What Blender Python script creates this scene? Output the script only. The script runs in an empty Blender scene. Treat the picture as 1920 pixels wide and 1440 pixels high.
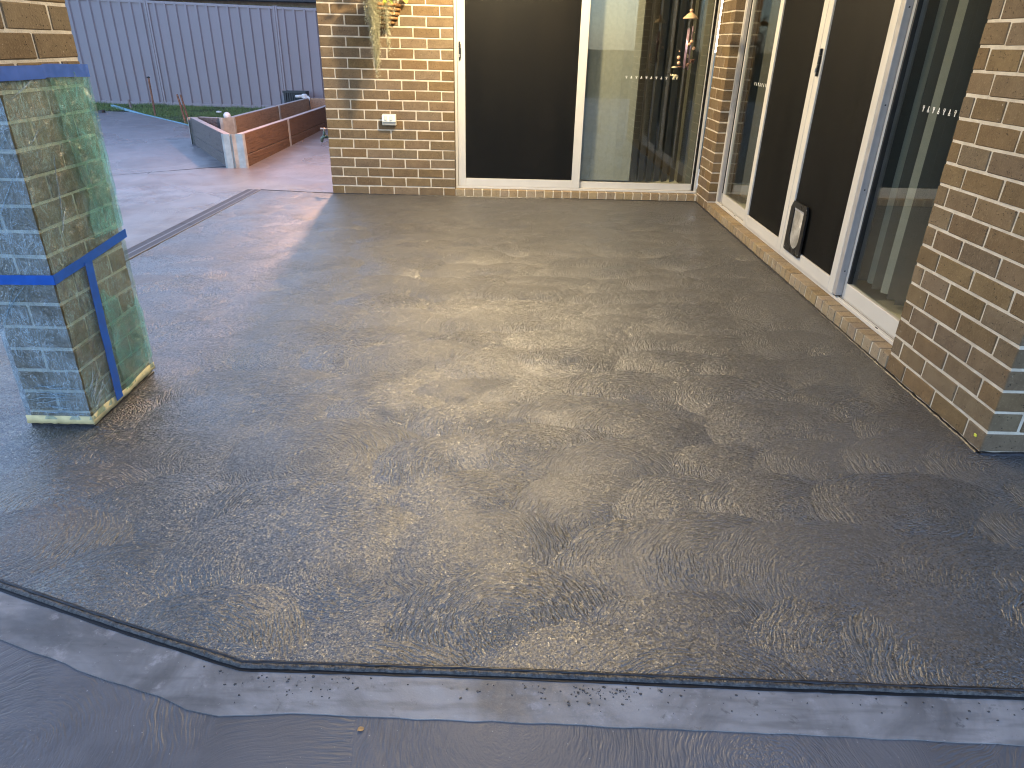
import bpy, bmesh, math, random
import numpy as np
from mathutils import Vector, Matrix, noise as mnoise

random.seed(7)
R = math.radians
SC = bpy.context.scene
COL = SC.collection

# ------------------------------------------------------------------ camera
cam_data = bpy.data.cameras.new("camera")
cam_data.sensor_width = 36.0
cam_data.lens = 1289.54 / 1920.0 * 36.0
cam_data.clip_start = 0.02
cam_data.clip_end = 400.0
cam = bpy.data.objects.new("camera", cam_data)
COL.objects.link(cam)
right = Vector((0.99974078, 0.0057369, 0.02203302))
up = Vector((-0.02228611, 0.44456262, 0.89547049))
fwd = Vector((0.00465783, 0.8957294, -0.44457523))
mw = Matrix.Identity(4)
for i in range(3):
    mw[i][0] = right[i]; mw[i][1] = up[i]; mw[i][2] = -fwd[i]
mw[0][3], mw[1][3], mw[2][3] = 1.7496, -6.8102, 1.3499
cam.matrix_world = mw
SC.camera = cam

# ------------------------------------------------------------------ world, sun, exposure
SUN_EL, SUN_ROT = R(7.0), R(10.0)
world = bpy.data.worlds.new("World")
SC.world = world
world.use_nodes = True
wn = world.node_tree
wn.nodes.clear()
w_out = wn.nodes.new("ShaderNodeOutputWorld")
w_bg = wn.nodes.new("ShaderNodeBackground")
w_sky = wn.nodes.new("ShaderNodeTexSky")
w_sky.sky_type = 'NISHITA'
w_sky.sun_disc = False
w_sky.sun_elevation = SUN_EL
w_sky.sun_rotation = SUN_ROT
w_sky.air_density = 1.0
w_sky.dust_density = 0.4
w_sky.ozone_density = 3.0
w_hsv = wn.nodes.new("ShaderNodeHueSaturation")
w_hsv.inputs["Saturation"].default_value = 0.66
w_tint = wn.nodes.new("ShaderNodeMix")
w_tint.data_type = 'RGBA'
w_tint.blend_type = 'MULTIPLY'
w_tint.inputs[0].default_value = 1.0
w_tint.inputs[7].default_value = (0.90, 0.97, 1.17, 1)
wn.links.new(w_sky.outputs[0], w_hsv.inputs["Color"])
wn.links.new(w_hsv.outputs[0], w_tint.inputs[6])
wn.links.new(w_tint.outputs[2], w_bg.inputs[0])
w_bg.inputs[1].default_value = 0.15
wn.links.new(w_bg.outputs[0], w_out.inputs[0])

sun_d = bpy.data.lights.new("sun", 'SUN')
sun_d.energy = 0.02
sun_d.angle = R(20)
sun_d.color = (1.0, 0.85, 0.75)
sun = bpy.data.objects.new("sun", sun_d)
sun.rotation_euler = (R(90) - SUN_EL, 0, -SUN_ROT + math.pi)
COL.objects.link(sun)

SC.view_settings.view_transform = 'Standard'
SC.view_settings.look = 'None'
SC.view_settings.gamma = 1.0
SC.view_settings.use_curve_mapping = False
SC.view_settings.exposure = 2.4
SC.cycles.caustics_reflective = False
SC.cycles.caustics_refractive = False
SC.cycles.sample_clamp_indirect = 1.0
SC.cycles.sample_clamp_direct = 6.0
SC.cycles.use_denoising = True
SC.cycles.denoising_input_passes = 'RGB_ALBEDO_NORMAL'
SC.cycles.denoising_prefilter = 'ACCURATE'
SC.cycles.pixel_filter_type = 'BLACKMAN_HARRIS'
SC.cycles.filter_width = 1.1
LAMP_W = 46.0
SIDE_W = 58.0

# ------------------------------------------------------------------ node helper
class NT:
    def __init__(self, name):
        self.m = bpy.data.materials.new(name)
        self.m.use_nodes = True
        self.t = self.m.node_tree
        self.t.nodes.clear()
        self.out = self.t.nodes.new("ShaderNodeOutputMaterial")
    def n(self, kind, ins=None, **attr):
        nd = self.t.nodes.new(kind)
        for k, v in attr.items():
            setattr(nd, k, v)
        if ins:
            for k, v in ins.items():
                self.set(nd.inputs[k], v)
        return nd
    def set(self, sock, v):
        if hasattr(v, "is_output") or isinstance(v, bpy.types.NodeSocket):
            self.t.links.new(v, sock)
        elif isinstance(v, (tuple, list)) and len(v) == 3 and sock.type == 'RGBA':
            sock.default_value = (*v, 1)
        else:
            sock.default_value = v
    def math(self, op, a, b=None, c=None, clamp=False):
        nd = self.t.nodes.new("ShaderNodeMath"); nd.operation = op; nd.use_clamp = clamp
        for i, v in enumerate((a, b, c)):
            if v is not None: self.set(nd.inputs[i], v)
        return nd.outputs[0]
    def vmath(self, op, a, b=None, s=None):
        nd = self.t.nodes.new("ShaderNodeVectorMath"); nd.operation = op
        self.set(nd.inputs[0], a)
        if b is not None: self.set(nd.inputs[1], b)
        if s is not None: self.set(nd.inputs["Scale"], s)
        return nd.outputs["Value"] if op in ('LENGTH', 'DOT_PRODUCT', 'DISTANCE') else nd.outputs["Vector"]
    def mix(self, f, a, b):
        nd = self.t.nodes.new("ShaderNodeMix"); nd.data_type = 'RGBA'
        self.set(nd.inputs[0], f); self.set(nd.inputs[6], a); self.set(nd.inputs[7], b)
        return nd.outputs[2]
    def fmix(self, f, a, b):
        nd = self.t.nodes.new("ShaderNodeMix"); nd.data_type = 'FLOAT'
        self.set(nd.inputs[0], f); self.set(nd.inputs[2], a); self.set(nd.inputs[3], b)
        return nd.outputs[0]
    def noise(self, vec, scale, detail=2.0, rough=0.5, dist=0.0, dim='3D', w=None):
        nd = self.t.nodes.new("ShaderNodeTexNoise"); nd.noise_dimensions = dim
        self.set(nd.inputs["Vector"], vec)
        nd.inputs["Scale"].default_value = scale; nd.inputs["Detail"].default_value = detail
        nd.inputs["Roughness"].default_value = rough; nd.inputs["Distortion"].default_value = dist
        if w is not None: self.set(nd.inputs["W"], w)
        return nd.outputs[0]
    def ramp(self, f, lo, hi, a=0.0, b=1.0, smooth=True):
        nd = self.t.nodes.new("ShaderNodeMapRange")
        nd.interpolation_type = 'SMOOTHSTEP' if smooth else 'LINEAR'
        self.set(nd.inputs[0], f)
        for i, v in enumerate((lo, hi, a, b)): self.set(nd.inputs[i + 1], v)
        return nd.outputs[0]
    def obj(self):
        return self.t.nodes.new("ShaderNodeTexCoord").outputs["Object"]
    def rnd(self):
        return self.t.nodes.new("ShaderNodeObjectInfo").outputs["Random"]
    def bump(self, h, strength=0.5, dist=0.01, normal=None):
        nd = self.t.nodes.new("ShaderNodeBump")
        nd.inputs["Strength"].default_value = strength; nd.inputs["Distance"].default_value = dist
        self.set(nd.inputs["Height"], h)
        if normal is not None: self.set(nd.inputs["Normal"], normal)
        return nd.outputs[0]
    def bsdf(self, **k):
        nd = self.t.nodes.new("ShaderNodeBsdfPrincipled")
        for kk, v in k.items():
            self.set(nd.inputs[kk.replace("_", " ")], v)
        return nd
    def done(self, sh):
        self.t.links.new(sh, self.out.inputs[0]); return self.m

def simple(name, col, rough=0.5, metal=0.0, var=0.15, scale=20.0, bump=0.0, spec=0.5):
    t = NT(name)
    v = t.vmath('ADD', t.obj(), t.vmath('SCALE', (7.1, 3.3, 5.7), s=t.rnd()))
    n = t.noise(v, scale, 4)
    c = t.mix(t.ramp(n, 0.3, 0.7), tuple(x * (1 - var) for x in col), tuple(min(1, x * (1 + var)) for x in col))
    k = dict(Base_Color=c, Roughness=t.ramp(n, 0.2, 0.8, max(0, rough - .08), min(1, rough + .08)), Metallic=metal)
    b = t.bsdf(**k)
    b.inputs["Specular IOR Level"].default_value = spec
    if bump: t.set(b.inputs["Normal"], t.bump(n, bump, 0.01))
    return t.done(b.outputs[0])

# ------------------------------------------------------------------ materials
def brick_material(name, dark=(0.142, 0.098, 0.055), mid=(0.186, 0.131, 0.074), lite=(0.235, 0.171, 0.099)):
    t = NT(name)
    r = t.rnd()
    o = t.vmath('ADD', t.obj(), t.vmath('SCALE', (31.0, 17.0, 23.0), s=r))
    n1 = t.noise(o, 14, 5, 0.65)
    n2 = t.noise(o, 130, 3, 0.7)
    base = t.mix(t.ramp(n1, 0.3, 0.72), dark, mid)
    base = t.mix(t.ramp(n2, 0.50, 0.75), base, lite)
    # whole-brick tone
    tone = t.n("ShaderNodeHueSaturation", {"Color": base, "Hue": t.ramp(r, 0, 1, 0.495, 0.505, False), "Saturation": t.ramp(t.math('FRACT', t.math('MULTIPLY', r, 7.3)), 0, 1, 0.85, 1.1, False), "Value": t.ramp(t.math('FRACT', t.math('MULTIPLY', r, 13.7)), 0, 1, 0.86, 1.10, False)}).outputs[0]
    vo = t.n("ShaderNodeTexVoronoi", {"Vector": o, "Scale": 95.0}, feature='F1')
    gate = t.noise(o, 40, 2)
    spots = t.math('MULTIPLY', t.ramp(vo.outputs["Distance"], 0.30, 0.16), t.ramp(gate, 0.50, 0.60))
    c = t.mix(t.math('MULTIPLY', spots, 0.85), tone, (0.035, 0.026, 0.02))
    pale = t.math('MULTIPLY', t.ramp(t.noise(o, 75, 2), 0.70, 0.78), t.ramp(t.noise(o, 9, 1), 0.5, 0.7))
    c = t.mix(t.math('MULTIPLY', pale, 0.7), c, (0.55, 0.48, 0.38))
    h = t.math('SUBTRACT', t.math('ADD', t.math('MULTIPLY', n2, 0.8), n1), t.math('MULTIPLY', spots, 1.2))
    b = t.bsdf(Base_Color=c, Roughness=0.86, Normal=t.bump(h, 0.75, 0.004))
    b.inputs["Specular IOR Level"].default_value = 0.25
    return t.done(b.outputs[0])

def mortar_material():
    t = NT("mortar")
    o = t.obj()
    n = t.noise(o, 18, 4); f = t.noise(o, 160, 4, 0.7)
    c = t.mix(t.ramp(n, 0.3, 0.7), (0.56, 0.49, 0.385), (0.70, 0.63, 0.51))
    c = t.mix(t.ramp(f, 0.62, 0.76), c, (0.27, 0.22, 0.16))
    b = t.bsdf(Base_Color=c, Roughness=0.95, Normal=t.bump(t.math('ADD', f, n), 0.8, 0.006))
    b.inputs["Specular IOR Level"].default_value = 0.15
    return t.done(b.outputs[0])

def swirl_height(t, o, cell, strokes, thr=0.44):
    """Overlapping trowel fans: concentric broken ridges about scattered centres.  Returns height, tone."""
    def layer(off, sc, sx, sy, W):
        p = t.vmath('MULTIPLY', t.vmath('ADD', o, off), (sx, sy, 0.0))
        v = t.n("ShaderNodeTexVoronoi", {"Vector": p, "Scale": sc, "Randomness": 0.62}, voronoi_dimensions='2D', feature='F1')
        d = t.vmath('SUBTRACT', p, v.outputs["Position"])
        col = t.n("ShaderNodeSeparateColor", {"Color": v.outputs["Color"]})
        d = t.vmath('ADD', d, t.vmath('SCALE', t.vmath('SUBTRACT', v.outputs["Color"], (0.5, 0.5, 0.5)), s=0.10))
        d = t.vmath('MULTIPLY', d, (1, 1, 0))
        r = t.vmath('LENGTH', d)
        r = t.math('ADD', r, t.math('MULTIPLY', t.noise(p, 5.5, 2), 0.075))
        u = t.vmath('NORMALIZE', d)
        # polar noise: dense in r, drawn out along the arc
        pol = t.vmath('ADD', t.vmath('SCALE', u, s=6.5), t.n("ShaderNodeCombineXYZ", {"X": 0.0, "Y": 0.0, "Z": t.math('MULTIPLY', r, strokes)}).outputs[0])
        h = t.noise(pol, 1.0, 1.5, 0.5, dim='4D', w=t.math('ADD', t.math('MULTIPLY', col.outputs[0], 50.0), W))
        return h, col.outputs[1], v.outputs["Distance"], col.outputs[2]
    jit = t.math('MULTIPLY', t.math('SUBTRACT', t.noise(o, 2.7, 4, 0.6), 0.5), 0.14)
    hA, tA, dA, qA = layer((0.3, 0.1, 0), 1.0 / cell, 1, 1, 0)
    hB, tB, dB, qB = layer((5.37, 2.6, 0), 0.8 / cell, 0.95, 1.1, 7)
    dB = t.math('ADD', dB, jit)
    hC, tC, dC, qC = layer((9.1, 7.7, 0), 0.7 / cell, 1.1, 0.9, 13)
    dC = t.math('SUBTRACT', dC, jit)
    mB = t.ramp(dB, thr + 0.01, thr - 0.015, 0, 1)
    mC = t.ramp(dC, thr - 0.02, thr - 0.045, 0, 1)
    h = t.fmix(mC, t.fmix(mB, hA, hB), hC)
    tone = t.fmix(mC, t.fmix(mB, tA, tB), tC)
    sB = t.ramp(dB, thr, thr - 0.16, 0, 1); sC = t.ramp(dC, thr - 0.03, thr - 0.19, 0, 1)
    D = t.fmix(sC, t.fmix(sB, dA, dB), dC)
    return h, tone, D

def wet_concrete():
    t = NT("wet_topping")
    o = t.obj()
    at = t.n("ShaderNodeAttribute", attribute_name="trowel_centre")
    sep = t.n("ShaderNodeSeparateXYZ", {0: at.outputs["Vector"]})
    cen = t.n("ShaderNodeCombineXYZ", {"X": sep.outputs[0], "Y": sep.outputs[1], "Z": 0.0}).outputs[0]
    idv = sep.outputs[2]
    d = t.vmath('MULTIPLY', t.vmath('SUBTRACT', o, cen), (1, 1, 0))
    r = t.math('ADD', t.vmath('LENGTH', d), t.math('MULTIPLY', t.noise(o, 6.0, 3), 0.07))
    u = t.vmath('NORMALIZE', d)
    pol = t.vmath('ADD', t.vmath('SCALE', u, s=5.5), t.n("ShaderNodeCombineXYZ", {"X": 0.0, "Y": 0.0, "Z": t.math('MULTIPLY', r, 150.0)}).outputs[0])
    h = t.noise(pol, 1.0, 1.0, 0.5, dim='4D', w=t.math('MULTIPLY', idv, 60.0))
    tone = t.math('FRACT', t.math('MULTIPLY', idv, 7.31))
    tone2 = t.math('FRACT', t.math('MULTIPLY', idv, 19.7))
    big = t.noise(o, 1.2, 3)
    mid = t.noise(o, 8, 4, 0.6)
    grain = t.noise(o, 210, 2, 0.8)
    cells = t.n("ShaderNodeTexVoronoi", {"Vector": o, "Scale": 235.0, "Randomness": 1.0}, voronoi_dimensions='2D', feature='F1')
    cc = t.n("ShaderNodeSeparateColor", {"Color": cells.outputs["Color"]})
    grit = t.n("ShaderNodeTexVoronoi", {"Vector": o, "Scale": 150.0, "Randomness": 1.0}, voronoi_dimensions='2D', feature='F1')
    gc = t.n("ShaderNodeSeparateColor", {"Color": grit.outputs["Color"]})
    glint = t.math('MULTIPLY', t.ramp(gc.outputs[0], 0.90, 0.94), t.ramp(grit.outputs["Distance"], 0.42, 0.25))
    pit = t.math('MULTIPLY', t.ramp(gc.outputs[1], 0.84, 0.90), t.ramp(grit.outputs["Distance"], 0.45, 0.25))
    amp = t.math('MULTIPLY', t.ramp(t.noise(o, 3.0, 3), 0.36, 0.62, 0.08, 1.0), t.ramp(tone2, 0.0, 0.6, 0.35, 1.0))
    ridge = t.ramp(h, 0.36, 0.58)
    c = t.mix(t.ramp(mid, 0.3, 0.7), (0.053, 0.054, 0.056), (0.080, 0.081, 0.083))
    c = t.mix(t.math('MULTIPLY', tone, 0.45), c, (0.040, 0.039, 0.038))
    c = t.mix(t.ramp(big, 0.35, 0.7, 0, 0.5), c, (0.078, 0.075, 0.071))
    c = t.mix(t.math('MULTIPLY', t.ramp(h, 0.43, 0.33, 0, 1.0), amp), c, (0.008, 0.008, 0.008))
    c = t.mix(t.ramp(cc.outputs[0], 0.74, 0.92, 0, 0.55), c, (0.19, 0.19, 0.19))  # pale cells put the glints of the wet stipple into the base colour
    c = t.mix(t.math('MULTIPLY', glint, 0.45), c, (0.24, 0.23, 0.21))  # larger sparse glints, painted as pale dots
    c = t.mix(t.math('MULTIPLY', pit, 0.7), c, (0.015, 0.015, 0.015))
    c = t.mix(t.ramp(cc.outputs[1], 0.70, 0.95, 0, 0.60), c, (0.018, 0.018, 0.018))
    H = t.math('ADD', t.math('MULTIPLY', ridge, amp), t.math('ADD', t.math('MULTIPLY', grain, 0.5), t.math('MULTIPLY', mid, 0.5)))
    nb = t.bump(H, 1.0, 0.0036)
    # every grain of the wet sand-cement face has its own small tilt: sparkling stipple
    tilt = t.vmath('SCALE', t.vmath('MULTIPLY', t.vmath('SUBTRACT', cells.outputs["Color"], (0.5, 0.5, 0.5)), (1, 1, 0.3)), s=0.52)
    lean = t.vmath('SCALE', u, s=t.math('MULTIPLY', t.ramp(r, 0.03, 0.26), t.ramp(tone2, 0, 1, 0.05, 0.14, False)))
    nn = t.vmath('NORMALIZE', t.vmath('ADD', t.vmath('ADD', nb, lean), tilt))
    rough = t.math('ADD', t.math('ADD', t.ramp(tone, 0, 1, 0.38, 0.58, False), t.ramp(big, 0.3, 0.7, -0.04, 0.05)), t.ramp(cc.outputs[2], 0.6, 0.9, 0.0, -0.2))
    b = t.bsdf(Base_Color=c, Roughness=rough, Normal=nn)
    b.inputs["Specular IOR Level"].default_value = 1.0
    b.inputs["Coat Weight"].default_value = 0.40
    b.inputs["Coat Roughness"].default_value = 0.42
    t.set(b.inputs["Coat Normal"], nn)
    return t.done(b.outputs[0])

def dry_swirl(name="swirl_concrete", gain=1.0):
    t = NT(name)
    o = t.obj()
    h, tone, D = swirl_height(t, t.vmath('ADD', o, (3.3, 11.7, 0)), 0.75, 165.0)
    big = t.noise(o, 0.9, 3); mid = t.noise(o, 6, 5, 0.65); grain = t.noise(o, 220, 3, 0.7)
    amp = t.ramp(t.noise(o, 2.6, 3), 0.36, 0.66, 0.12, 1.0)
    c = t.mix(t.ramp(mid, 0.28, 0.72), (0.095, 0.092, 0.096), (0.14, 0.135, 0.14))
    c = t.mix(t.math('MULTIPLY', t.ramp(tone, 0.3, 1), 0.5), c, (0.085, 0.082, 0.085))
    c = t.mix(t.ramp(big, 0.4, 0.7, 0, 0.5), c, (0.16, 0.155, 0.16))
    c = t.mix(t.math('MULTIPLY', t.ramp(h, 0.42, 0.28, 0, 0.5), amp), c, (0.05, 0.048, 0.05))
    if gain != 1.0: c = t.mix(1.0, c, c); c = t.vmath('SCALE', c, s=gain)
    speck = t.ramp(t.noise(o, 120, 1), 0.745, 0.79)
    c = t.mix(t.math('MULTIPLY', speck, 0.5), c, (0.45, 0.44, 0.43))
    H = t.math('ADD', t.math('MULTIPLY', t.ramp(h, 0.3, 0.65), amp), t.math('ADD', t.math('MULTIPLY', grain, 0.25), t.math('MULTIPLY', mid, 0.4)))
    rl, rh = (0.34, 0.5) if gain == 1.0 else (0.24, 0.42)
    b = t.bsdf(Base_Color=c, Roughness=t.ramp(tone, 0, 1, rl, rh, False), Normal=t.bump(H, 0.62, 0.0038))
    b.inputs["Specular IOR Level"].default_value = 0.5
    return t.done(b.outputs[0])

def band_material():
    t = NT("smooth_border_concrete")
    o = t.obj()
    n1 = t.noise(o, 3.2, 5, 0.62, 0.6); n2 = t.noise(o, 14, 5, 0.7); n3 = t.noise(o, 230, 2, 0.7)
    st = t.noise(t.vmath('MULTIPLY', o, (2.0, 12.0, 1)), 3, 3)
    c = t.mix(t.ramp(n1, 0.3, 0.7), (0.10, 0.10, 0.102), (0.29, 0.288, 0.29))
    c = t.mix(t.ramp(n2, 0.55, 0.75, 0, 0.55), c, (0.42, 0.41, 0.42))
    c = t.mix(t.ramp(st, 0.45, 0.7, 0, 0.45), c, (0.085, 0.084, 0.085))
    sm = t.noise(o, 26, 4, 0.7, 0.4)
    c = t.mix(t.ramp(sm, 0.60, 0.72, 0, 0.6), c, (0.06, 0.06, 0.062))
    c = t.mix(t.ramp(t.noise(o, 130, 1), 0.74, 0.79, 0, 0.4), c, (0.45, 0.45, 0.45))
    b = t.bsdf(Base_Color=c, Roughness=t.ramp(n2, 0.3, 0.7, 0.42, 0.6), Normal=t.bump(t.math('ADD', n2, t.math('MULTIPLY', n3, 0.4)), 0.35, 0.003))
    return t.done(b.outputs[0])

def sleeper_material(name, col, amp=0.8):
    t = NT(name)
    o = t.vmath('ADD', t.obj(), t.vmath('SCALE', (3.1, 5.3, 1.7), s=t.rnd()))
    g = t.noise(t.vmath('MULTIPLY', o, (5, 1.6, 26)), 3.2, 4, 0.65, 0.5)
    f = t.noise(o, 55, 3)
    cr = t.ramp(g, 0.56, 0.66)
    c = t.mix(t.ramp(f, 0.3, 0.7), tuple(x * 0.8 for x in col), tuple(x * 1.2 for x in col))
    c = t.mix(t.math('MULTIPLY', t.ramp(g, 0.5, 0.36), 0.55), c, tuple(x * 0.45 for x in col))
    b = t.bsdf(Base_Color=c, Roughness=0.62, Normal=t.bump(t.math('ADD', t.math('ADD', cr, g), t.math('MULTIPLY', f, 0.2)), amp, 0.012))
    return t.done(b.outputs[0])

def glass_material():
    t = NT("window_glass")
    o = t.obj()
    wob = t.bump(t.noise(o, 1.4, 1), 0.02, 0.01)
    lw = t.n("ShaderNodeLayerWeight", {"Blend": 0.5})
    fac = t.math('ADD', t.math('MULTIPLY', t.math('POWER', lw.outputs["Facing"], 5.0), 0.95), 0.045)
    tr = t.n("ShaderNodeBsdfTransparent", {"Color": (0.92, 0.94, 0.91)})
    gl = t.n("ShaderNodeBsdfGlossy", {"Color": (1, 1, 1), "Roughness": 0.004, "Normal": wob})
    m = t.n("ShaderNodeMixShader", {0: fac})
    t.t.links.new(tr.outputs[0], m.inputs[1]); t.t.links.new(gl.outputs[0], m.inputs[2])
    return t.done(m.outputs[0])

def mesh_screen_material():
    t = NT("security_mesh")
    o = t.obj()
    n = t.noise(t.vmath('MULTIPLY', o, (9, 9, 1.1)), 1.0, 3)
    f = t.noise(o, 420, 1)
    c = t.mix(t.ramp(n, 0.3, 0.7), (0.0045, 0.0045, 0.0042), (0.007, 0.0066, 0.0058))
    b = t.bsdf(Base_Color=c, Roughness=t.ramp(f, 0.3, 0.7, 0.45, 0.7), Normal=t.bump(f, 0.5, 0.001))
    b.inputs["Specular IOR Level"].default_value = 0.14
    tr = t.n("ShaderNodeBsdfTransparent", {"Color": (1, 1, 1)})
    m = t.n("ShaderNodeMixShader", {0: 0.90})
    t.t.links.new(tr.outputs[0], m.inputs[1]); t.t.links.new(b.outputs[0], m.inputs[2])
    return t.done(m.outputs[0])

def film_material(name, tint, haze, hue=(0.75, 0.95, 0.88)):
    t = NT(name)
    o = t.obj()
    w = t.noise(t.vmath('MULTIPLY', o, (9, 9, 6)), 2.0, 4, 0.6, 1.6)
    crease = t.ramp(t.math('ABSOLUTE', t.math('SUBTRACT', w, 0.5)), 0.018, 0.0)
    fine = t.noise(t.vmath('MULTIPLY', o, (42, 42, 7)), 1.1, 3, 0.6, 1.2)
    fold = t.ramp(t.math('ABSOLUTE', t.math('SUBTRACT', fine, 0.5)), 0.03, 0.0)
    patch = t.ramp(t.noise(o, 5.0, 2), 0.38, 0.62)
    lines = t.math('MAXIMUM', crease, t.math('MULTIPLY', fold, patch))
    nrm = t.bump(t.math('ADD', t.math('ADD', t.math('MULTIPLY', w, 1.2), t.math('MULTIPLY', fine, 0.5)), t.math('MULTIPLY', lines, 0.35)), 1.0, 0.028)
    tr = t.n("ShaderNodeBsdfTransparent", {"Color": tint})
    df = t.n("ShaderNodeBsdfDiffuse", {"Color": hue})
    m = t.n("ShaderNodeMixShader", {0: t.math('ADD', t.math('MULTIPLY', haze, t.math('ADD', patch, 0.5)), t.math('MULTIPLY', lines, 0.30))})
    t.t.links.new(tr.outputs[0], m.inputs[1]); t.t.links.new(df.outputs[0], m.inputs[2])
    gl = t.n("ShaderNodeBsdfGlossy", {"Color": (1, 1, 1), "Roughness": 0.14, "Normal": nrm})
    lw = t.n("ShaderNodeLayerWeight", {"Blend": 0.5, "Normal": nrm})
    m2 = t.n("ShaderNodeMixShader", {0: t.math('ADD', t.math('MULTIPLY', t.math('POWER', lw.outputs["Facing"], 4.0), 0.8), 0.07)})
    t.t.links.new(m.outputs[0], m2.inputs[1]); t.t.links.new(gl.outputs[0], m2.inputs[2])
    return t.done(m2.outputs[0])

def leaf_material(name, a, b_, rough=0.6):
    t = NT(name)
    n = t.noise(t.obj(), 60, 2)
    c = t.mix(t.ramp(n, 0.3, 0.7), a, b_)
    b = t.bsdf(Base_Color=c, Roughness=rough)
    return t.done(b.outputs[0])

def lit_material(name, col, s):
    t = NT(name)
    e = t.n("ShaderNodeEmission", {"Color": col, "Strength": s})
    return t.done(e.outputs[0])

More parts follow.
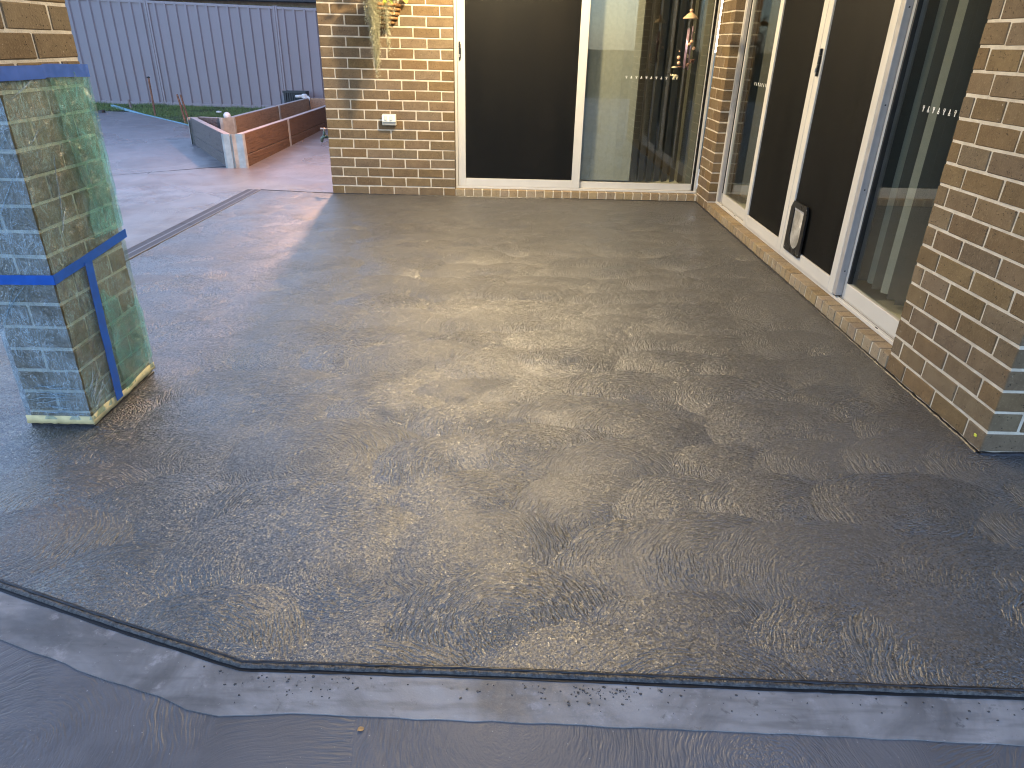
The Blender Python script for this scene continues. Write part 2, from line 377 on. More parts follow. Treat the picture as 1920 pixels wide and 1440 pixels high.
M = dict(
    brick=brick_material("brown_brick"),
    sill=brick_material("sill_brick", (0.24, 0.178, 0.108), (0.31, 0.238, 0.148), (0.39, 0.305, 0.195)),
    mortar=mortar_material(),
    wet=wet_concrete(), dry=dry_swirl(), pathm=dry_swirl("path_concrete", 1.7), band=band_material(),
    margin=simple("slab_margin", (0.06, 0.058, 0.056), 0.4, var=0.6, scale=90, bump=0.8),
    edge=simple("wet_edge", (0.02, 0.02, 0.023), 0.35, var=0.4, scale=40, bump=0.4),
    black=simple("black_rubber", (0.012, 0.012, 0.013), 0.5),
    splat=simple("cement_splash", (0.05, 0.05, 0.052), 0.5),
    alu=simple("powdercoat_aluminium", (0.56, 0.54, 0.50), 0.38, var=0.03, scale=6),
    alu_grey=simple("grey_aluminium", (0.42, 0.41, 0.41), 0.35, 0.3, var=0.05),
    black_al=simple("black_plastic", (0.010, 0.010, 0.010), 0.32),
    glass=glass_material(), mesh=mesh_screen_material(),
    flap=simple("clouded_flap", (0.42, 0.40, 0.36), 0.25, var=0.45, scale=9),
    decal=simple("white_decal", (0.75, 0.75, 0.72), 0.6),
    blind=simple("blind_fabric_dark", (0.36, 0.35, 0.29), 0.9, var=0.06, scale=30),
    blind_lit=simple("blind_fabric_lit", (0.36, 0.34, 0.28), 0.9, var=0.04, scale=30),  # same blind, its lit strips put into a paler colour
    blind_d=simple("blind_fabric_charcoal", (0.10, 0.095, 0.085), 0.9, var=0.06, scale=30),
    blind_l=simple("blind_fabric", (0.33, 0.325, 0.29), 0.9, var=0.06, scale=30),
    tile=simple("room_floor", (0.74, 0.70, 0.58), 0.5, var=0.08, scale=4),
    room=simple("room_wall", (0.76, 0.74, 0.64), 0.8, var=0.04, scale=3),
    room_shaded=simple("room_wall_shaded", (0.17, 0.16, 0.13), 0.8, var=0.1, scale=3),  # same room walls, their shade put into a darker colour
    ceil=simple("painted_ceiling", (0.72, 0.70, 0.66), 0.7, var=0.03, scale=4),
    plain=simple("upper_wall", (0.24, 0.17, 0.11), 0.9, var=0.2, scale=12),
    roof=simple("dark_roof", (0.03, 0.033, 0.04), 0.6),
    fence=simple("fence_sheet", (0.25, 0.235, 0.262), 0.45, 0.0, var=0.04, scale=2.0),
    fence_l=simple("fence_rail", (0.27, 0.255, 0.28), 0.4, 0.0, var=0.04, scale=3.0),
    nwall=simple("pale_green_wall", (0.36, 0.42, 0.40), 0.8),
    soil=simple("soil", (0.05, 0.04, 0.032), 0.95, var=0.4, scale=25, bump=0.6),
    sleeper=sleeper_material("grain_sleeper", (0.145, 0.09, 0.054), 1.0),
    sleeper_s=sleeper_material("sky_lit_sleeper", (0.165, 0.145, 0.14), 0.8),  # same sleepers, the cool sky-lit side put into a greyer colour
    sleeper_i=sleeper_material("smooth_sleeper", (0.34, 0.23, 0.15), 0.25),
    sleeper_top=simple("sleeper_top", (0.42, 0.38, 0.36), 0.8, var=0.15),
    galv=simple("galvanised_steel", (0.46, 0.48, 0.47), 0.42, 0.35, var=0.14, scale=14),
    blue_tape=simple("blue_tape", (0.004, 0.085, 0.40), 0.42, var=0.12, scale=30),
    paper=simple("cream_masking_paper", (0.70, 0.58, 0.30), 0.8, var=0.12, scale=30, bump=0.3),
    film=film_material("clear_film", (0.70, 0.82, 0.75), 0.07, (0.62, 0.86, 0.80)),
    film_g=film_material("green_film", (0.56, 0.86, 0.80), 0.085, (0.34, 0.80, 0.74)),
    film_b=film_material("front_film", (0.76, 0.86, 0.92), 0.07, (0.70, 0.88, 0.98)),
    steel=simple("drain_steel", (0.05, 0.05, 0.056), 0.6, 0.15, var=0.15, scale=30),
    steel_l=simple("drain_bar", (0.20, 0.20, 0.22), 0.45, 0.3),
    grass=leaf_material("grass_blade", (0.08, 0.15, 0.045), (0.18, 0.26, 0.09)),
    lawn=simple("lawn_earth", (0.035, 0.05, 0.02), 0.95, var=0.5, scale=18, bump=0.8),
    rust=simple("rusty_stake", (0.20, 0.105, 0.07), 0.8, var=0.4, scale=35),
    timber=simple("weathered_timber", (0.22, 0.18, 0.17), 0.85, var=0.3, scale=20),
    bluewood=simple("blue_plank", (0.25, 0.48, 0.60), 0.6, var=0.15),
    white_pl=simple("white_plastic", (0.78, 0.76, 0.66), 0.35, var=0.02),
    switch=simple("grey_switch", (0.60, 0.59, 0.50), 0.35, var=0.02),
    shade_pl=simple("grey_plastic", (0.30, 0.30, 0.28), 0.45),
    white_m=simple("white_matt", (0.72, 0.74, 0.76), 0.6),
    crate=simple("dark_crate", (0.03, 0.042, 0.048), 0.55),
    tap=simple("tap_green_brass", (0.12, 0.16, 0.13), 0.4, 0.5),
    tap_w=simple("tap_handle", (0.6, 0.5, 0.42), 0.4, 0.2),
    coir=simple("coir_band", (0.30, 0.16, 0.06), 0.9, var=0.5, scale=45, bump=0.9),
    coir_d=simple("coir_dark", (0.10, 0.05, 0.02), 0.95, var=0.5, scale=45, bump=0.9),
    moss=leaf_material("grey_moss", (0.36, 0.35, 0.22), (0.62, 0.60, 0.45)),
    yleaf=leaf_material("yellow_leaf", (0.45, 0.52, 0.05), (0.75, 0.70, 0.08), 0.45),
    gleaf=leaf_material("green_leaf", (0.18, 0.27, 0.05), (0.35, 0.42, 0.10), 0.5),
    wood=simple("pale_turned_wood", (0.58, 0.42, 0.24), 0.45, var=0.15, scale=40),
    bead=simple("pink_bead", (0.75, 0.45, 0.27), 0.4, var=0.2, scale=60),
    tube=simple("mauve_tube", (0.50, 0.36, 0.42), 0.25, 0.55, var=0.08),
    string=simple("dark_string", (0.05, 0.04, 0.035), 0.8),
    eleph=simple("cream_figure", (0.70, 0.62, 0.40), 0.35, var=0.15, scale=60),
    eleph_d=simple("brown_figure", (0.10, 0.045, 0.025), 0.3, var=0.3, scale=60),
    leafdry=simple("dry_leaf", (0.45, 0.26, 0.10), 0.7, var=0.3, scale=60),
    lampglow=lit_material("lamp_diffuser", (1.0, 0.78, 0.48), 6.0),
)

# ------------------------------------------------------------------ geometry helpers
def link(name, me, mat=None, parent=None, loc=None):
    o = bpy.data.objects.new(name, me)
    COL.objects.link(o)
    if mat is not None and me is not None and len(me.materials) == 0:
        me.materials.append(mat)
    if parent is not None: o.parent = parent
    if loc is not None: o.location = loc
    return o

def empty(name, loc=(0, 0, 0), label=None, cat=None, group=None):
    o = bpy.data.objects.new(name, None)
    o.empty_display_size = 0.05
    COL.objects.link(o)
    o.location = loc
    tag(o, label, cat, group)
    return o

def tag(o, label=None, cat=None, group=None, kind=None):
    if label: o["label"] = label
    if cat: o["category"] = cat
    if group: o["group"] = group
    if kind: o["kind"] = kind
    return o

def fin(bm, name, mat, parent=None, smooth=False, loc=None):
    bmesh.ops.recalc_face_normals(bm, faces=bm.faces)
    me = bpy.data.meshes.new(name)
    bm.to_mesh(me); bm.free()
    if smooth:
        for p in me.polygons: p.use_smooth = True
    return link(name, me, mat, parent, loc)

def box(bm, x0, x1, y0, y1, z0, z1, bevel=0.0, mtx=None):
    if x0 > x1: x0, x1 = x1, x0
    if y0 > y1: y0, y1 = y1, y0
    vs = [bm.verts.new((x, y, z)) for z in (z0, z1) for y in (y0, y1) for x in (x0, x1)]
    fs = [(0, 2, 3, 1), (4, 5, 7, 6), (0, 1, 5, 4), (2, 6, 7, 3), (0, 4, 6, 2), (1, 3, 7, 5)]
    faces = [bm.faces.new([vs[i] for i in f]) for f in fs]
    if mtx is not None:
        for v in vs: v.co = mtx @ v.co
    if bevel > 0:
        es = set(e for f in faces for e in f.edges)
        bmesh.ops.bevel(bm, geom=list(es), offset=bevel, segments=1, affect='EDGES', profile=0.5)
    return vs

def slab(bm, pts, z0, z1):
    """prism over polygon pts (x,y) ; z1 may be a function of (x,y)"""
    zt = z1 if callable(z1) else (lambda x, y: z1)
    lo = [bm.verts.new((x, y, z0)) for x, y in pts]
    hi = [bm.verts.new((x, y, zt(x, y))) for x, y in pts]
    bm.faces.new(hi); bm.faces.new(lo[::-1])
    n = len(pts)
    for i in range(n):
        j = (i + 1) % n
        bm.faces.new((lo[i], lo[j], hi[j], hi[i]))

def tube(bm, pts, rad, seg=8, cap=True):
    """tube along pts; rad scalar or list"""
    rs = rad if isinstance(rad, (list, tuple)) else [rad] * len(pts)
    P = [Vector(p) for p in pts]
    rings = []
    ref = None
    for i, p in enumerate(P):
        a = P[max(0, i - 1)]; b = P[min(len(P) - 1, i + 1)]
        d = (b - a).normalized()
        if ref is None:
            ref = Vector((0, 0, 1)) if abs(d.z) < 0.9 else Vector((1, 0, 0))
        s = d.cross(ref).normalized(); u = s.cross(d).normalized(); ref = u
        rings.append([bm.verts.new(p + (s * math.cos(t) + u * math.sin(t)) * rs[i]) for t in [2 * math.pi * k / seg for k in range(seg)]])
    for a, b in zip(rings, rings[1:]):
        for k in range(seg):
            bm.faces.new((a[k], a[(k + 1) % seg], b[(k + 1) % seg], b[k]))
    if cap:
        bm.faces.new(rings[0][::-1]); bm.faces.new(rings[-1])

def lathe(bm, prof, c=(0, 0, 0), seg=16, a0=0.0, a1=2 * math.pi, sy=1.0):
    full = abs(a1 - a0 - 2 * math.pi) < 1e-6
    n = seg if full else seg + 1
    rings = []
    for r, z in prof:
        rings.append([bm.verts.new((c[0] + r * math.cos(a0 + (a1 - a0) * k / seg), c[1] + sy * r * math.sin(a0 + (a1 - a0) * k / seg), c[2] + z)) for k in range(n)])
    for a, b in zip(rings, rings[1:]):
        for k in range(seg):
            k2 = (k + 1) % n
            bm.faces.new((a[k], a[k2], b[k2], b[k]))

def ball(bm, c, r, sub=2, scale=(1, 1, 1)):
    g = bmesh.ops.create_icosphere(bm, subdivisions=sub, radius=r)
    for v in g["verts"]:
        v.co = Vector((v.co.x * scale[0], v.co.y * scale[1], v.co.z * scale[2])) + Vector(c)
    return g["verts"]

# ------------------------------------------------------------------ GROUND
def struct(o): o["kind"] = "structure"; return o

bm = bmesh.new(); slab(bm, [(-250, -250), (250, -250), (250, 250), (-250, 250)], -0.5, -0.09)
struct(fin(bm, "ground", M["lawn"]))

STEP = [(-1.6, -4.62), (0.384, -5.394), (0.779, -5.531), (1.122, -5.642), (1.773, -5.651), (2.378, -5.668), (2.978, -5.68), (6.5, -5.77)]
pat = STEP + [(6.5, -4.40), (3.60, -4.40), (3.60, 0.06), (0.02, 0.06), (0.017, -0.012), (-0.735, 0.083), (-0.855, -4.62)]
pat = [p for p in pat if not (p[0] == -1.6)]
# left end of the chamfer runs on to the drain line
pat = [(-0.855, -4.905)] + pat[:-1]
def margin(bm, line, w, z):
    vs_ = []
    n_ = len(line)
    for i_, (x_, y_) in enumerate(line):
        a_ = Vector(line[max(0, i_ - 1)]); c_ = Vector(line[min(n_ - 1, i_ + 1)]); d_ = (c_ - a_).normalized()
        vs_.append((bm.verts.new((x_, y_, z)), bm.verts.new((x_ - d_.y * w, y_ + d_.x * w, z))))
    for p_, q_ in zip(vs_, vs_[1:]): bm.faces.new((p_[0], q_[0], q_[1], p_[1]))
bm = bmesh.new(); slab(bm, pat, -0.06, -0.0045)
bmesh.ops.triangulate(bm, faces=bm.faces[:])
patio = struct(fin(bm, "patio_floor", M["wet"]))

def point_in(px, py, poly):
    c = np.zeros(px.shape, bool); n = len(poly)
    for i in range(n):
        x0, y0 = poly[i]; x1, y1 = poly[(i + 1) % n]
        if y0 == y1: continue
        k = ((y0 > py) != (y1 > py)) & (px < (x1 - x0) * (py - y0) / (y1 - y0) + x0)
        c ^= k
    return c

def trowelled_sheet():
    """the top skin of the wet topping: a fine grid pressed by overlapping trowel sweeps, worked backwards from the house in rows"""
    rs = np.random.RandomState(5)
    ST = 0.008
    xs = np.arange(-0.86, 5.6, ST); ys = np.arange(-5.76, 0.085, ST)
    X, Y = np.meshgrid(xs, ys)
    H = np.zeros_like(X); CX = np.zeros_like(X); CY = np.zeros_like(X); ID = np.zeros_like(X)
    y = 0.25
    sweeps = []
    row = 0
    while y > -6.1:
        x = -1.2 + (0.19 if row % 2 else 0.0) + rs.uniform(-.05, .05)
        while x < 5.9:
            sweeps.append((x + rs.normal(0, .055), y + rs.normal(0, .05), rs.uniform(.21, .31)))
            x += rs.uniform(.28, .46)
        y -= rs.uniform(.21, .29); row += 1
    for k, (cx_, cy_, R_) in enumerate(sweeps):
        j0, j1 = np.searchsorted(ys, (cy_ - R_ * 1.1, cy_ + R_ * 1.1)); i0, i1 = np.searchsorted(xs, (cx_ - R_ * 1.35, cx_ + R_ * 1.35))
        if j1 <= j0 or i1 <= i0: continue
        dx = (X[j0:j1, i0:i1] - cx_) / 1.15; dy = (Y[j0:j1, i0:i1] - cy_) / 0.9
        th = np.arctan2(dy, dx)
        rim = R_ * (1 + 0.06 * np.sin(th * 2 + k) + 0.035 * np.sin(th * 5 + 2.3 * k))
        q = np.hypot(dx, dy) / rim
        m = q < 1
        A = rs.uniform(.0008, .0026)
        hh = A * (1 - q ** 3)
        w = np.clip((1 - q) / 0.10, 0, 1); w = w * w * (3 - 2 * w)
        Hn = H[j0:j1, i0:i1] * (1 - w) + hh * w
        H[j0:j1, i0:i1][m] = Hn[m]
        ox, oy = rs.normal(0, .03), rs.normal(0, .03)
        CX[j0:j1, i0:i1][m] = cx_ + ox; CY[j0:j1, i0:i1][m] = cy_ + oy; ID[j0:j1, i0:i1][m] = rs.rand()
    keep = point_in(X, Y, pat)
    # snap the first vertices outside onto the cut line is not needed: the slab below carries the edge
    idx = -np.ones(X.shape, int); idx[keep] = np.arange(keep.sum())
    co = np.stack([X[keep], Y[keep], np.minimum(H[keep], 0.004) - 0.0025], 1).astype(np.float32)
    a = idx[:-1, :-1]; b_ = idx[:-1, 1:]; c_ = idx[1:, 1:]; d_ = idx[1:, :-1]
    ok = (a >= 0) & (b_ >= 0) & (c_ >= 0) & (d_ >= 0)
    q = np.stack([a[ok], b_[ok], c_[ok], d_[ok]], 1).astype(np.int32)
    me = bpy.data.meshes.new("trowelled_skin")
    me.vertices.add(len(co)); me.vertices.foreach_set("co", co.ravel())
    me.loops.add(q.size); me.loops.foreach_set("vertex_index", q.ravel())
    me.polygons.add(len(q)); me.polygons.foreach_set("loop_start", np.arange(0, q.size, 4, dtype=np.int32))
    me.polygons.foreach_set("use_smooth", np.ones(len(q), bool))
    me.update(calc_edges=True)
    at = me.attributes.new("trowel_centre", 'FLOAT_VECTOR', 'FACE')
    at.data.foreach_set("vector", np.stack([CX[:-1, :-1][ok], CY[:-1, :-1][ok], ID[:-1, :-1][ok]], 1).astype(np.float32).ravel())
    return me
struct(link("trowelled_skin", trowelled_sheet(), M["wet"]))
# a straight finished margin along the cut edge, over the ragged border of the grid

# rough black strip and lip along the cut edge of the topping
def ribbon(bm, line, w0, w1, z0, z1, jit=0.0, step=0.03, seed=1):
    rnd = random.Random(seed)
    pts = []
    for (x0, y0), (x1, y1) in zip(line, line[1:]):
        L = math.hypot(x1 - x0, y1 - y0); n = max(1, int(L / step))
        nx, ny = -(y1 - y0) / L, (x1 - x0) / L
        for i in range(n):
            f = i / n
            pts.append((x0 + (x1 - x0) * f, y0 + (y1 - y0) * f, nx, ny))
    pts.append((line[-1][0], line[-1][1], nx, ny))
    prev = None
    for x, y, nx, ny in pts:
        a = w0 + rnd.uniform(-jit, jit); b = w1 + rnd.uniform(-jit, jit)
        zz = z1 + rnd.uniform(-jit, jit) * 0.5
        q = [bm.verts.new((x + nx * a, y + ny * a, z0)), bm.verts.new((x + nx * a, y + ny * a, zz)),
             bm.verts.new((x + nx * b, y + ny * b, zz)), bm.verts.new((x + nx * b, y + ny * b, z0))]
        if prev:
            for k in range(3):
                bm.faces.new((prev[k], prev[k + 1], q[k + 1], q[k]))
        prev = q
EDGE = [(-0.855, -4.905)] + STEP[1:]
bm = bmesh.new(); ribbon(bm, EDGE, 0.0, 0.015, -0.03, 0.0004, 0.0007, seed=9)
struct(fin(bm, "slab_margin", M["margin"], smooth=True))
bm = bmesh.new(); ribbon(bm, EDGE, -0.008, 0.0005, -0.03, -0.0042, 0.0012, seed=3)
edgeline = struct(fin(bm, "edge_black_strip", M["black"]))
bm = bmesh.new(); ribbon(bm, EDGE, 0.014, 0.0205, -0.012, 0.0016, 0.0016, seed=5)
struct(fin(bm, "edge_groove", M["edge"], smooth=True))

# rough dark strip along the foot of the walls
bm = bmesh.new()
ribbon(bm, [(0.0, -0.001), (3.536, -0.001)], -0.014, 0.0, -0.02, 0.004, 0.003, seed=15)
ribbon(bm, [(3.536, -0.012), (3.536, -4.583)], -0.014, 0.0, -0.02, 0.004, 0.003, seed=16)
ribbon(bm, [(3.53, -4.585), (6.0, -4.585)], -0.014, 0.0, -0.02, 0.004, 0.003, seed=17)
struct(fin(bm, "wall_foot_strip", M["edge"], smooth=True))

# lower concrete in front, smooth trowelled border band
bm = bmesh.new(); slab(bm, [(-12, -14), (14, -14), (14, -4.3), (-0.6, -4.3), (-12, -4.3)], -0.2, -0.0082)
struct(fin(bm, "lower_concrete", M["dry"]))
inner = [(-1.5, -4.90 + 0.26 * 0.645 / 0.645), (-0.855, -4.905)] + STEP[1:]
inner = [(-0.855, -4.90)] + [(x, y + 0.004) for x, y in STEP[1:]]
outer_px = [(6.5, -5.88), (2.93, -5.805), (2.67, -5.797), (2.30, -5.785), (2.02, -5.779), (1.77, -5.772), (1.52, -5.768), (1.28, -5.762), (1.12, -5.770), (1.04, -5.755), (0.965, -5.722), (0.83, -5.685), (0.655, -5.622), (0.505, -5.572), (-0.855, -5.08)]
rn = random.Random(4)
dense = []
for (x0, y0), (x1, y1) in zip(outer_px, outer_px[1:]):
    n = max(1, int(math.hypot(x1 - x0, y1 - y0) / 0.04))
    for i in range(n):
        f = i / n
        dense.append((x0 + (x1 - x0) * f + rn.uniform(-.002, .002), y0 + (y1 - y0) * f + rn.uniform(-.002, .002)))
dense.append(outer_px[-1])
bm = bmesh.new(); slab(bm, inner + dense, -0.04, -0.0058)
bmesh.ops.triangulate(bm, faces=bm.faces[:])
struct(fin(bm, "border_band", M["band"]))

# cement splashes on the band
rn = random.Random(12)
bm = bmesh.new()
def splash(bm, x, y, z, r, rn):
    n = rn.randint(6, 9); a0 = rn.random() * 6
    el = rn.uniform(0.45, 1.0); ang = rn.uniform(-0.5, 0.5)
    top = []; low = []
    for k in range(n):
        t = a0 + 2 * math.pi * k / n; rr = r * rn.uniform(0.6, 1.2)
        dx, dy = rr * math.cos(t), rr * math.sin(t) * el
        dx, dy = dx * math.cos(ang) - dy * math.sin(ang), dx * math.sin(ang) + dy * math.cos(ang)
        top.append(bm.verts.new((x + dx * .7, y + dy * .7, z + 0.0016)))
        low.append(bm.verts.new((x + dx, y + dy, z - 0.001)))
    bm.faces.new(top)
    for k in range(n):
        bm.faces.new((low[k], low[(k + 1) % n], top[(k + 1) % n], top[k]))
def step_y(x):
    for (x0, y0), (x1, y1) in zip(STEP, STEP[1:]):
        if x0 <= x <= x1: return y0 + (y1 - y0) * (x - x0) / (x1 - x0)
    return -5.7
for i in range(190):
    if i < 70: x = rn.gauss(1.98, 0.10)
    elif i < 110: x = rn.gauss(1.25, 0.12)
    else: x = rn.uniform(1.1, 3.2)
    d = abs(rn.gauss(0, 0.028)) + 0.016
    if d > 0.13: continue
    splash(bm, x, step_y(x) - d, -0.0058, rn.choice((.0012, .0018, .0024, .003, .0045)), rn)
tag(fin(bm, "cement_splash", M["splat"]), "small dark cement splashes dotted over the smooth concrete border", "splashes", kind="stuff")

# outer path to the left and behind the pier, falling gently up to the lawn
def pz(x, y): return -0.004 + 0.014 * max(0.0, y - 0.03)
bm = bmesh.new()
far = [(-9.0, 4.9), (-5.26, 6.55), (-3.30, 4.60), (-1.0, 8.0), (0.05, 8.0)]
slab(bm, [(-9.0, -4.6), (-0.84, -4.6), (-0.84, 0.07), (0.01, 0.05), (0.01, 6.9), (-2.15, 6.9), (-2.15, 3.5), (-3.35, 4.65), (-5.26, 6.55), (-9.0, 4.75)], -0.08, pz)
bmesh.ops.triangulate(bm, faces=bm.faces[:])
bmesh.ops.subdivide_edges(bm, edges=bm.edges[:], cuts=3, use_grid_fill=True)
for v in bm.verts:
    if v.co.z > -0.05: v.co.z = pz(v.co.x, v.co.y)
path = struct(fin(bm, "side_path", M["pathm"]))
# saw-cut joints in the path
def joint(a, b, w=0.006):
    bm = bmesh.new()
    L = math.hypot(b[0] - a[0], b[1] - a[1]); nx, ny = -(b[1] - a[1]) / L * w / 2, (b[0] - a[0]) / L * w / 2
    za, zb = a[2] + 0.0006, b[2] + 0.0006
    v = [bm.verts.new(p) for p in ((a[0] - nx, a[1] - ny, za), (b[0] - nx, b[1] - ny, zb), (b[0] + nx, b[1] + ny, zb), (a[0] + nx, a[1] + ny, za))]
    lo = [bm.verts.new((q.co.x, q.co.y, q.co.z - 0.02)) for q in v]
    bm.faces.new(v)
    for k in range(4): bm.faces.new((lo[k], lo[(k + 1) % 4], v[(k + 1) % 4], v[k]))
    return struct(fin(bm, "expansion_joint", M["black"]))
joint((-0.735, 0.090, 0.001), (0.012, -0.008, 0.001), 0.012)
joint((-4.2, 0.0, 0.0), (-2.499, 0.60, 0.006), 0.010)
joint((-2.499, 0.60, 0.006), (-1.48, 1.33, 0.017), 0.010)

# lawn strip by the fence
bm = bmesh.new()
LAWN = [(-9, 4.80), (-5.27, 6.57), (-3.33, 4.66), (-2.42, 3.80), (-2.06, 3.6), (-2.06, 7.25), (-9, 7.9)]
def lz(x, y): return 0.055 + 0.028 * (y - 4.6)
slab(bm, LAWN, -0.1, lambda x, y: lz(x, y) - 0.02)
bmesh.ops.triangulate(bm, faces=bm.faces[:])
struct(fin(bm, "lawn_soil", M["lawn"]))
rn = random.Random(21)
def inside(x, y, poly):
    c = False; n = len(poly)
    for i in range(n):
        x0, y0 = poly[i]; x1, y1 = poly[(i + 1) % n]
        if (y0 > y) != (y1 > y) and x < (x1 - x0) * (y - y0) / (y1 - y0) + x0: c = not c
    return c
vs, fs = [], []
cnt = 0
while cnt < 26000:
    x = rn.uniform(-7.4, -2.1); y = rn.uniform(4.3, 7.6)
    if not inside(x, y, LAWN): continue
    d = mnoise.noise(Vector((x * 2.2, y * 2.2, 0)))
    if rn.random() > 0.75 + d * 0.8: continue
    cnt += 1
    z = lz(x, y) - 0.022; h = rn.uniform(0.018, 0.055) * (1.0 + 0.7 * d) * (1.8 if rn.random() < 0.03 else 1)
    a = rn.uniform(0, 6.28); w = rn.uniform(0.002, 0.004); lx, ly = rn.gauss(0, .02), rn.gauss(0, .02)
    i = len(vs)
    vs += [(x - w * math.cos(a), y - w * math.sin(a), z), (x + w * math.cos(a), y + w * math.sin(a), z), (x + lx, y + ly, z + h)]
    fs.append((i, i + 1, i + 2))
me = bpy.data.meshes.new("grass"); me.from_pydata(vs, [], fs); me.update()
tag(link("grass", me, M["grass"]), "short patchy green grass strip along the foot of the grey fence", "grass", kind="stuff")

# ------------------------------------------------------------------ BRICKWORK
BR = {}
def brick_mesh(dx, dy, dz, mat, bev=0.0035):
    key = (round(dx, 3), round(dy, 3), round(dz, 3), mat, random.randrange(3))
    if key not in BR:
        rr = random.Random(hash(key[:3]) + key[4])
        b = bmesh.new(); box(b, -dx / 2, dx / 2, -dy / 2, dy / 2, -dz / 2, dz / 2, bev)
        for v in b.verts:
            v.co += Vector((rr.uniform(-1, 1), rr.uniform(-1, 1), rr.uniform(-1, 1))) * 0.0012
        bmesh.ops.recalc_face_normals(b, faces=b.faces)
        me = bpy.data.meshes.new("brick"); b.to_mesh(me); b.free()
        me.materials.append(M[mat]); BR[key] = me
    return BR[key]
BRN = 0
def brick(parent, x0, x1, y0, y1, z0, z1, mat="brick", jit=0.0012):
    global BRN
    BRN += 1
    me = brick_mesh(x1 - x0, y1 - y0, z1 - z0, mat)
    o = bpy.data.objects.new("brick", me); COL.objects.link(o)
    o.parent = parent
    o.location = ((x0 + x1) / 2 + random.uniform(-jit, jit), (y0 + y1) / 2 + random.uniform(-jit, jit), (z0 + z1) / 2 + random.uniform(-jit, jit))
    o.rotation_euler = (random.gauss(0, .003), random.gauss(0, .003), random.gauss(0, .003))
    return o
MOD, BH, J = 0.086, 0.076, 0.010
def zrow(r, off=0.0): return r * MOD - 0.005 + off, r * MOD - 0.005 + BH + off
NPART = 20      # courses built as parts (up to just above the frame); the rest joined
NTOT = 28

house = empty("brick_house", (0, 0, 0), "brown brick house with cream mortar and two aluminium sliding doors under the patio roof", "house")
def pieces(total, first, seq=0.23):
    out = []; s = 0.0; L = first
    while s < total - 0.02:
        e = min(total, s + L)
        out.append((s, e)); s = e + J; L = seq
    return out
def wall_bricks(mort, r, segs, fn, off=0.0, stuff=None, mat="brick"):
    z0, z1 = zrow(r, off)
    if r == 0: z0 = max(z0, -0.03)
    for i, (a, b) in enumerate(segs):
        x0, x1, y0, y1 = fn(a, b, i, len(segs))
        if r < NPART: brick(mort, x0, x1, y0, y1, z0, z1, mat)
        else: box(stuff, x0, x1, y0, y1, z0, z1, 0.0035)

ZT = NTOT * MOD
INS = 0.0035   # mortar is struck this far behind the brick face
# back pier, X 0..1.19 at Y=0, with its return along X=0
bm = bmesh.new(); box(bm, INS, 1.19 - INS, INS, 0.105, -0.05, ZT)
box(bm, INS, 0.105, 0.105, 6.0, -0.05, ZT)
w = fin(bm, "wall", M["mortar"], house)
st = bmesh.new()
for r in range(NTOT):
    even = r % 2 == 0
    segs = pieces(1.19, 0.11 if even else 0.23)
    def fn(a, b, i, n, even=even):
        d = 0.11
        if i == 0: d = 0.23 if even else 0.11
        if i == n - 1 and even: d = 0.23
        return a, b, 0.0, d
    wall_bricks(w, r, segs, fn, 0.0, st)
    z0, z1 = zrow(r)
    y = 0.24 if even else 0.12
    while y < 5.9:
        box(st, 0.0, 0.11, y, y + 0.23, z0, z1, 0.0035); y += 0.24
tag(fin(st, "upper_brickwork", M["brick"], w), kind="stuff")

# inner column between the two doors: face X=3.537 (Y -0.39..0), reveal facing the camera at Y=-0.39
XR, YE, YD, YC = 3.537, -4.584, -3.838, -0.39
bm = bmesh.new(); box(bm, XR + INS, XR + 0.11, YC + INS, 0.04, -0.05, ZT)
w = fin(bm, "wall", M["mortar"], house)
st = bmesh.new()
for r in range(NTOT):
    even = r % 2 == 0
    segs = pieces(0.43, 0.11 if even else 0.23)
    if not even: segs = [(0, 0.23), (0.24, 0.345), (0.355, 0.43)]
    def fn(a, b, i, n): return XR, XR + (0.118 if i == 0 else 0.10), YC + a, YC + b
    wall_bricks(w, r, segs, fn, 0.0, st)
tag(fin(st, "upper_brickwork", M["brick"], w), kind="stuff")

# near pier on the right: face X=3.537 from Y=-4.584 to -3.838 and front face going right
bm = bmesh.new()
box(bm, XR + INS, XR + 0.105, YE + INS, YD - INS, -0.05, ZT)
box(bm, XR + 0.105, 7.0, YE + INS, YE + 0.105, -0.05, ZT)
w = fin(bm, "wall", M["mortar"], house)
st = bmesh.new()
for r in range(NTOT):
    even = r % 2 == 0
    if even: segs = [(0, .11), (.12, .35), (.36, .59), (.60, .746)]
    else: segs = [(0, .23), (.24, .47), (.48, .665), (.675, .746)]
    def fn(a, b, i, n, even=even):
        d = 0.11
        if i == 0: d = 0.23 if even else 0.11
        return XR, XR + d, YE + a, YE + b
    wall_bricks(w, r, segs, fn, 0.009, st)
    z0, z1 = zrow(r, 0.009)
    x = XR + (0.24 if even else 0.12); k = 0
    while x < 6.9:
        if k < 2 and r < 9: brick(w, x, x + 0.23, YE, YE + 0.11, z0, z1)
        else: box(st, x, x + 0.23, YE, YE + 0.11, z0, z1, 0.0035)
        x += 0.24; k += 1
tag(fin(st, "upper_brickwork", M["brick"], w), kind="stuff")

